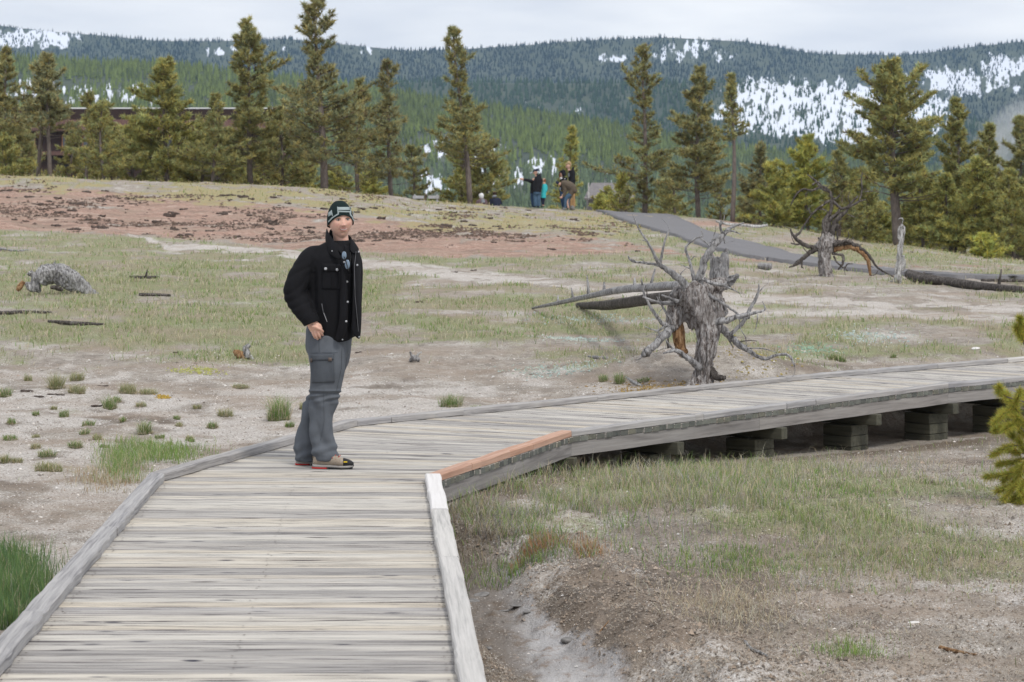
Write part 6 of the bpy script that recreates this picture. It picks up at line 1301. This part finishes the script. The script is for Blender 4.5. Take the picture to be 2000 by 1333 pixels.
bv3 = bvh_of([fl, jacket])
for a in ((487, 714), (591, 722)): button(*c1(*a), 3.0, bv3, M_metal, man)
for a in ((653, 655), (680, 831), (685, 1011), (672, 1186), (771, 681), (782, 562), (545, 555)): button(*c1(*a), 2.2 if a[0] > 600 else 1.4, bv2, M_metal, man)
button(*c2(578, 182), 1.6, bv2, M_metal, man); button(*c2(713, 160), 1.6, bv2, M_metal, man); button(*c2(609, 33), 2, bv2, M_metal, man)
strip([c1(452, 1030), c1(466, 1105)], 2.0, bv2, .004, 'zip', M_zip, man); strip([c1(470, 1110), c1(500, 1190)], 1.2, bv2, .004, 'zip', M_metal, man)
strip([c1(760, 560), c1(745, 700), c1(752, 960), c1(782, 1280)], 1.0, bv2, .004, 'zip', M_zip, man)
cf = tubeq([(607,617,17.8,-.163),(612,626,16.4,-.17),(613.5,629.5,16,-.171)], 20); cfm = cf.build('cuff', M_jacket, man, True)
# sunglasses hanging in the neck opening
for cx, cy, w, h in ((676, 588, 4.6, 8), (704, 668, 5.0, 9.5)):
    x, y = c1(cx, cy); mb = MB().ball(Q(x, y, -.225), (w/K_, .006, h/K_), 14, 9); o = mb.build('sunglasses_lens', M_lens, man, True)
MB().tube([Q(*c1(655, 555), -.22), Q(*c1(690, 632), -.235), Q(*c1(715, 725), -.225)], [.003]*3, 6).build('sunglasses_frame', M_blackp, man)
MB().tube([Q(*c1(715, 715), -.22), Q(*c1(735, 600), -.19), Q(*c1(725, 560), -.18)], [.002]*3, 6).build('sunglasses_frame', M_blackp, man)
# trousers
def leg(rows, **kw): return loftq(rows, 26, 5, ex=2.15, **kw)
hips = leg([(640,632,39,.115,.0),(639,645,41,.125,.0),(640,665,42.5,.13,.01),(641,685,40.5,.125,.01),(641,700,36,.11,.0)], yaw=-.15)
l1 = leg([(640,655,38,.11,-.03),(641,690,38,.105,-.04),(640,725,34.5,.10,-.05),(638,750,31.5,.095,-.05),(636,768,30,.09,-.05),(632,790,26.5,.085,-.045),(630,815,23.5,.08,-.04),(630,840,23,.08,-.04),(634,868,23.5,.085,-.04),(636,884,24.5,.09,-.045),(637,896,23.5,.092,-.03)], yaw=-.1)
l2 = leg([(652,655,34,.10,.09),(650,700,30,.095,.12),(640,735,28,.09,.13),(627,768,26,.085,.14),(613,795,23.5,.08,.145),(602,822,22,.08,.15),(595,850,21.5,.08,.15),(592,880,21,.085,.15),(592.5,906,20,.088,.15)], yaw=-.1)
tm = remesh(join(hips, l1, l2), .0075, 3); co = get_co(tm); no_ = get_no(tm); px_, py_ = proj(co[:, 0], co[:, 1], co[:, 2])
f_ = .011*fbm(px_*.05, py_*.022, co[:, 1]*7, 3, 44)+.010*np.sin(py_*.28+px_*.10+2.2*fbm(px_*.03, py_*.03, 0, 2, 2))*sstep(850, 885, py_)*.6
f_ += .009*np.sin(px_*.16-py_*.045+2*fbm(px_*.02, py_*.02, 0, 2, 9))*sstep(765, 790, py_)*sstep(900, 850, py_)
f_ += .007*np.exp(-((py_-(764+.02*(px_-610)))/2.2)**2)-.006*np.exp(-((py_-(769+.02*(px_-610)))/2.0)**2)+.006*np.sin(py_*.5+px_*.12)*np.exp(-((py_-778)/10)**2)
f_ += .004*np.sin(px_*.2+py_*.03)*sstep(640, 690, py_)*sstep(760, 730, py_)
set_co(tm, co+no_*f_[:, None]); trous = link('trousers', tm, M_trous, man, True); bvt = bvh_of([trous])
pk = patch([c2(318, 305), c2(508, 298), c2(516, 528), c2(325, 535)], bvt, .014, 'cargo_pocket', M_trous2, man, res=4); bvq = bvh_of([pk, trous])
patch([c2(312, 302), c2(513, 296), c2(506, 345), c2(315, 352)], bvq, .008, 'pocket_flap', M_trous2, man, res=4); bvr = bvh_of([o for o in man.children if o.name.startswith('pocket_flap')])
patch([c2(314, 335), c2(331, 335), c2(331, 368), c2(316, 368)], bvq, .012, 'pocket_tab', M_velcro, man); patch([c2(462, 328), c2(492, 328), c2(492, 358), c2(463, 358)], bvq, .012, 'pocket_tab', M_velcro, man)
strip([c2(385, 165), c2(390, 280)], .9, bvt, .003, 'seam', M_trous2, man); strip([c2(425, 620), c2(430, 850), c2(400, 1000)], .9, bvt, .003, 'seam', M_trous2, man); strip([c2(310, 290), c2(540, 288)], .9, bvt, .003, 'seam', M_trous2, man); strip([c2(575, 240), c2(570, 420), c2(530, 600)], .9, bvt, .003, 'seam', M_trous2, man)
strip([c2(330, 605), c2(560, 600)], 1.6, bvt, .004, 'knee_zip', M_trous2, man); strip([c2(320, 160), c2(372, 158), c2(398, 120)], 1.0, bvt, .003, 'pocket_edge', M_trous2, man)
# shoes
def shoe(heel, toe, gy, d, d2, nm_label):
    so_ = empty('shoe', Q((heel+toe)/2, gy, d)); so_.parent = man; so_.location = Q((heel+toe)/2, gy, d)-Vector(man.location)
    L = (toe-heel)
    def sec(u, w, z0, z1, dd, k=12, ex=2.6):
        c = Q(heel+L*u, gy, d+(d2-d)*u); out = []
        zm, zh = (z0+z1)/2, (z1-z0)/2
        for i in range(k):
            a = 2*math.pi*i/k; ca, sa = math.cos(a), math.sin(a); y = math.copysign(abs(ca)**(2/ex), ca)*w; z = math.copysign(abs(sa)**(2/ex), sa)*zh; out.append((c.x, c.y+y, zm+z+.004))
        return out
    def lf(rows, name, mat): 
        q = spline(np.array(rows), 4); o = MB().loft([sec(*r, 0) for r in q]).mesh(name); o.materials.append(mat); o.polygons.foreach_set('use_smooth', np.ones(len(o.polygons), bool)); ob = bpy.data.objects.new(name, o); COL.objects.link(ob); ob.parent = so_; ob.location = -(Vector(so_.location)+Vector(man.location)); return ob
    lf([(.01, .020, .016, .055), (.05, .034, .016, .085), (.20, .038, .016, .115), (.38, .040, .016, .118), (.50, .043, .016, .098), (.65, .047, .016, .078), (.80, .045, .016, .064), (.93, .034, .016, .050), (.985, .018, .018, .036)], 'upper', M_suede)
    lf([(.0, .024, .006, .028), (.05, .037, .003, .030), (.25, .040, .002, .028), (.45, .040, .004, .026), (.7, .050, .001, .024), (.88, .044, .003, .026), (1.0, .020, .010, .030)], 'midsole', M_sole)
    lf([(.76, .0465, .012, .070), (.84, .0445, .012, .064), (.94, .034, .012, .054), (1.01, .018, .014, .040)], 'toe_cap', M_blackp)
    lf([(-.01, .026, -.004, .012), (.10, .039, -.004, .010), (.36, .041, -.004, .008)], 'heel_sole', M_red); lf([(.40, .042, -.003, .012), (.55, .045, -.004, .008), (.75, .051, -.004, .007), (.98, .028, -.002, .014)], 'sole', M_blackp)
    for u in (.42, .50, .58, .66):
        c = Q(heel+L*u, gy, d+(d2-d)*u); zt = np.interp(u, [.38, .5, .65], [.122, .104, .086]); mb = MB().tube([Vector((c.x, c.y-.042, zt-.030)), Vector((c.x-.004, c.y-.02, zt-.002)), Vector((c.x+.006, c.y+.01, zt+.002))], [.0032]*3, 6); me_ = mb.mesh('lace'); me_.materials.append(M_lace); ob = bpy.data.objects.new('lace', me_); COL.objects.link(ob); ob.parent = so_; ob.location = -(Vector(so_.location)+Vector(man.location))
    lab = MB().box((Q(heel+L*.82, gy).x, Q(0, 0, d+(d2-d)*.82).y-.043, .052), (.024, .006, .008)); me_ = lab.mesh('badge'); me_.materials.append(M_yel); ob = bpy.data.objects.new('badge', me_); COL.objects.link(ob); ob.parent = so_; ob.location = -(Vector(so_.location)+Vector(man.location))
shoe(612, 692, 914.6, -.06, -.10, ''); shoe(574, 650, 909, .15, .13, '')
# ------------------------------------------------------------------ the visitors on the crest
VK = dict(sc=1/5.714, ox=900, oy=280)
def vcloth(n, c): return cloth(n, c, 20, .9, .1, .85)
V_black = vcloth('black_fleece', (.018, .018, .022)); V_jean = vcloth('blue_denim', (.075, .13, .20)); V_jean2 = vcloth('dark_denim', (.045, .08, .15)); V_navy = vcloth('navy_cloth', (.03, .035, .06)); V_turq = vcloth('turquoise_shell', (.06, .55, .60)); V_brown = vcloth('brown_wool', (.13, .105, .08)); V_khaki = vcloth('tan_cotton', (.42, .26, .13)); V_white = vcloth('white_knit', (.75, .75, .76)); V_grey = vcloth('grey_knit', (.24, .26, .29)); V_plum = vcloth('plum_cloth', (.16, .11, .12)); V_red = vcloth('red_print', (.55, .08, .06)); V_blond = vcloth('blond_hair', (.42, .30, .17)); V_dkhair = vcloth('dark_hair', (.05, .032, .025)); V_redh = vcloth('reddish_hair', (.26, .12, .06))
def visitor(name_label, base, Yv, parts):
    """parts: (name, material, vox, list of tubes) with tubes of (cx, cy, r, d) in crop pixels"""
    e = empty('person', P(VK['ox']+base[0]*VK['sc'], VK['oy']+base[1]*VK['sc'], Yv), name_label, 'person')
    for nm, mat, vox, tubes in parts:
        mb = MB()
        for tb in tubes:
            if nm == 'body': tb = [(p[0], p[1], p[2]*(.62 if p[2] >= 28 else .6 if p[1] > 545 and p[2] > 15 else 1), *p[3:]) for p in tb]
            q = limb(tb, Yv, None, None, False, jit=0, flute=0, n=12, m=4, **VK); mb.add(q.v, q.f)
        me = remesh(mb, vox, 1)
        if mat is M_skin:
            c = np.tile([.56, .34, .26, 1], (len(me.vertices), 1)); at = me.attributes.new('col', 'FLOAT_COLOR', 'POINT'); at.data.foreach_set('color', c.astype(np.float32).ravel())
        link(nm, me, mat, e, True)
    return e
def head(cx, cy, s=26, look=-1):
    """head with neck stub and nose, look: -1 left, 1 right, 0 away"""
    return [[(cx, cy-s*1.0, s*.35), (cx-look*1, cy-s*.75, s*.72), (cx, cy-s*.2, s*.88), (cx+look*2, cy+s*.35, s*.75), (cx+look*5, cy+s*.85, s*.42)], [(cx-look*4, cy+s*.5, s*.5), (cx-look*6, cy+s*1.7, s*.5)]]+([[(cx+look*s*.7, cy-2, s*.16), (cx+look*s*1.08, cy+s*.22, s*.17), (cx+look*s*.8, cy+s*.35, s*.14)]] if look else [])
VY = hit(1045, 405, 60).y
def vbase(cx, cy): return hit(900+cx/5.714, 280+cy/5.714, 60).y
Yv = 101.5
visitor('person in black hiding behind the capped man, arm stretched out pointing left', (800, 706), Yv+.5, [
 ('body', M_skin, .018, head(812, 412, 20)+[[(705, 408, 12), (690, 403, 13), (672, 400, 12)], [(672, 399, 7), (655, 392, 5)], [(672, 404, 6), (660, 406, 5)], [(672, 409, 6), (662, 413, 4)], [(815, 440, 30), (812, 540, 28)], [(800, 560, 20), (803, 700, 12)]]),
 ('jacket', V_black, .018, [[(815, 438, 26), (760, 418, 19), (712, 408, 15), (698, 408, 14)], [(820, 430, 24), (812, 470, 34), (806, 560, 34)]]),
 ('trousers', V_jean2, .018, [[(805, 545, 30), (798, 620, 22), (806, 700, 15)], [(815, 545, 26, .1), (815, 690, 15, .1)]]), ('shoe', V_navy, .015, [[(812, 704, 10), (795, 707, 8)]])])
visitor('man in a dark cap, black hooded jacket and blue jeans, looking left beside the child', (850, 710), Yv, [
 ('body', M_skin, .018, head(836, 330, 27)+[[(855, 380, 35), (850, 540, 38)], [(862, 560, 22), (868, 700, 12)], [(835, 560, 22), (838, 700, 12)], [(880, 400, 20), (850, 490, 15), (800, 545, 11)]]),
 ('cap', V_navy, .01, [[(838, 288, 22), (840, 300, 31), (840, 312, 31)], [(820, 312, 12), (803, 316, 6)]]),
 ('jacket', V_black, .018, [[(868, 350, 26), (880, 370, 32), (895, 365, 16)], [(862, 372, 34), (862, 410, 46), (855, 470, 50), (848, 545, 50)], [(890, 395, 26), (882, 450, 24), (850, 500, 22), (812, 540, 18), (795, 556, 14)], [(850, 360, 22), (862, 345, 20)]]),
 ('trousers', V_jean, .018, [[(850, 540, 46), (852, 570, 44)], [(832, 560, 26), (830, 640, 23), (832, 702, 19)], [(866, 560, 26), (870, 640, 23), (872, 702, 19)]]),
 ('shoe', V_navy, .015, [[(835, 706, 14), (808, 712, 8)]]), ('shoe', V_navy, .015, [[(874, 706, 14), (850, 712, 8)]])])
visitor('child in a bright turquoise jacket with dark leggings beside the capped man', (915, 708), Yv+.35, [
 ('body', M_skin, .018, head(926, 410, 18)+[[(930, 440, 18), (925, 590, 18)], [(912, 600, 12), (916, 700, 8)], [(925, 600, 12), (924, 700, 8)], [(905, 575, 7), (898, 580, 5)]]), ('hair', V_redh, .01, [[(930, 402, 16), (937, 425, 12), (935, 450, 9)]]),
 ('jacket', V_turq, .015, [[(932, 455, 20), (932, 500, 27), (925, 560, 28), (922, 612, 30)], [(950, 465, 13), (958, 510, 12), (945, 550, 11), (910, 570, 10), (900, 577, 9)]]), ('print', V_red, .01, [[(915, 505, 10), (912, 540, 9)], [(960, 535, 10), (945, 538, 10)]]),
 ('leggings', V_navy, .015, [[(905, 605, 15), (910, 690, 10)], [(926, 605, 16), (922, 690, 11)]]), ('shoe', V_black, .01, [[(908, 702, 9), (900, 708, 7)]]), ('shoe', V_black, .01, [[(924, 702, 9), (918, 708, 7)]])])
visitor('tall blond man in a black hooded sweater and tan trousers behind the bending visitor', (1240, 735), Yv+.7, [
 ('body', M_skin, .018, head(1200, 262, 29)+[[(1238, 300, 36), (1235, 470, 36)], [(1228, 560, 20), (1240, 720, 12)], [(1248, 560, 20), (1262, 720, 12)], [(1240, 330, 18), (1232, 430, 14), (1205, 500, 10)]]),
 ('hair', V_blond, .01, [[(1190, 228, 20), (1206, 226, 25), (1218, 240, 20), (1222, 262, 12)], [(1172, 240, 12), (1185, 228, 16)]]),
 ('sweater', V_black, .018, [[(1240, 285, 28), (1262, 290, 20)], [(1240, 302, 34), (1240, 350, 38), (1240, 440, 38), (1235, 480, 38)], [(1250, 320, 24), (1245, 390, 22), (1225, 450, 18), (1210, 490, 15)]]),
 ('print', V_grey, .01, [[(1206, 335, 7, -.1), (1206, 375, 8, -.1)]]),
 ('trousers', V_khaki, .018, [[(1238, 480, 38), (1240, 560, 38)], [(1228, 560, 24), (1228, 650, 21), (1232, 715, 18)], [(1252, 560, 24), (1256, 650, 21), (1262, 715, 17)]]), ('shoe', V_black, .015, [[(1235, 720, 14), (1215, 730, 10)]]), ('shoe', V_black, .015, [[(1262, 720, 13), (1245, 730, 10)]])])
visitor('woman with her black hood up holding something white, between the men', (1125, 735), Yv+.55, [
 ('body', M_skin, .018, head(1125, 345, 22)+[[(1140, 385, 28), (1135, 530, 28)], [(1130, 560, 16), (1138, 715, 9)], [(1112, 400, 10), (1108, 392, 10)]]), ('hair', V_redh, .01, [[(1112, 335, 14), (1106, 370, 9), (1104, 395, 7)], [(1140, 335, 12), (1144, 380, 8)]]),
 ('hood', V_black, .015, [[(1130, 300, 20), (1136, 315, 30), (1146, 340, 28), (1155, 370, 24)], [(1108, 320, 10), (1100, 350, 8), (1096, 370, 7)]]),
 ('jacket', V_black, .018, [[(1155, 380, 32), (1150, 430, 38), (1140, 530, 40)], [(1175, 390, 18), (1165, 440, 16), (1130, 430, 13), (1115, 405, 11)]]), ('sleeve_stripe', V_white, .01, [[(1160, 395, 8, -.15), (1160, 402, 8, -.15)]]), ('paper', V_white, .01, [[(1118, 382, 14, -.1), (1120, 402, 14, -.1)]]),
 ('scarf', V_grey, .015, [[(1112, 495, 16, -.05), (1118, 530, 18, -.05)]]), ('jeans', V_jean2, .015, [[(1125, 535, 24), (1130, 640, 20), (1142, 715, 14)], [(1145, 535, 24, .1), (1150, 640, 18, .1), (1152, 715, 13, .1)]]), ('shoe', V_grey, .01, [[(1148, 722, 12), (1130, 732, 9)]])])
visitor('visitor in a brown coat and jeans bending far forward towards the ground', (1190, 738), Yv-.1, [
 ('body', M_skin, .018, [[(1108, 438, 8), (1104, 450, 20), (1096, 470, 17)], [(1120, 440, 16), (1150, 450, 16)], [(1148, 470, 16), (1152, 550, 13), (1130, 600, 11)], [(1130, 600, 11), (1120, 608, 14), (1112, 618, 8)], [(1106, 600, 6), (1102, 612, 5)], [(1150, 450, 38), (1220, 490, 42), (1255, 540, 40)], [(1235, 560, 22), (1190, 640, 18), (1200, 725, 11)]]),
 ('cap', V_navy, .01, [[(1092, 430, 22), (1080, 445, 24), (1072, 458, 18)], [(1078, 468, 12), (1084, 484, 6)]]),
 ('coat', V_brown, .018, [[(1120, 435, 20), (1150, 448, 38), (1200, 465, 46), (1240, 495, 48), (1270, 530, 36), (1300, 520, 10)], [(1150, 470, 30), (1165, 520, 26), (1155, 570, 20), (1142, 600, 17)], [(1245, 510, 44), (1228, 560, 34), (1215, 600, 22)], [(1270, 520, 34), (1275, 555, 16)]]),
 ('jeans', V_jean, .018, [[(1225, 570, 32), (1190, 600, 26), (1170, 640, 21), (1165, 725, 14)], [(1225, 580, 28, .1), (1195, 640, 22, .1), (1200, 725, 15, .1)]]), ('shoe', V_grey, .015, [[(1166, 728, 13), (1142, 737, 9)]]), ('shoe', V_grey, .015, [[(1200, 728, 13, .1), (1180, 738, 9, .1)]])])
Ys = 103.0
visitor('person with a white knitted hood, only head and shoulders showing beyond the crest', (235, 830), Ys+.5, [
 ('body', M_skin, .02, head(225, 590, 26, 0)+[[(232, 640, 40), (235, 800, 38)]]), ('hood', V_white, .015, [[(222, 560, 18), (228, 580, 30), (232, 605, 26), (238, 628, 12)]]), ('jacket', V_plum, .018, [[(232, 622, 34), (234, 660, 50), (236, 760, 52)], [(195, 640, 22), (182, 690, 20)], [(268, 635, 22), (288, 690, 20)]]), ('scarf', V_grey, .018, [[(240, 630, 24, -.12), (250, 670, 26, -.14)]])])
visitor('dark haired person with a grey collar, back turned, showing beyond the crest', (388, 840), Ys+.5, [
 ('body', M_skin, .02, head(374, 568, 25, 0)+[[(385, 640, 40), (388, 800, 38)]]), ('hair', V_dkhair, .015, [[(374, 545, 20), (376, 560, 26), (378, 575, 20)]]), ('jacket', V_navy, .018, [[(385, 610, 40), (388, 650, 56), (388, 760, 58)], [(345, 625, 22), (330, 690, 20)], [(425, 620, 22), (442, 690, 20)]]), ('collar', V_grey, .015, [[(352, 602, 10, -.1), (375, 592, 14, -.15), (398, 592, 10, -.1)]])])
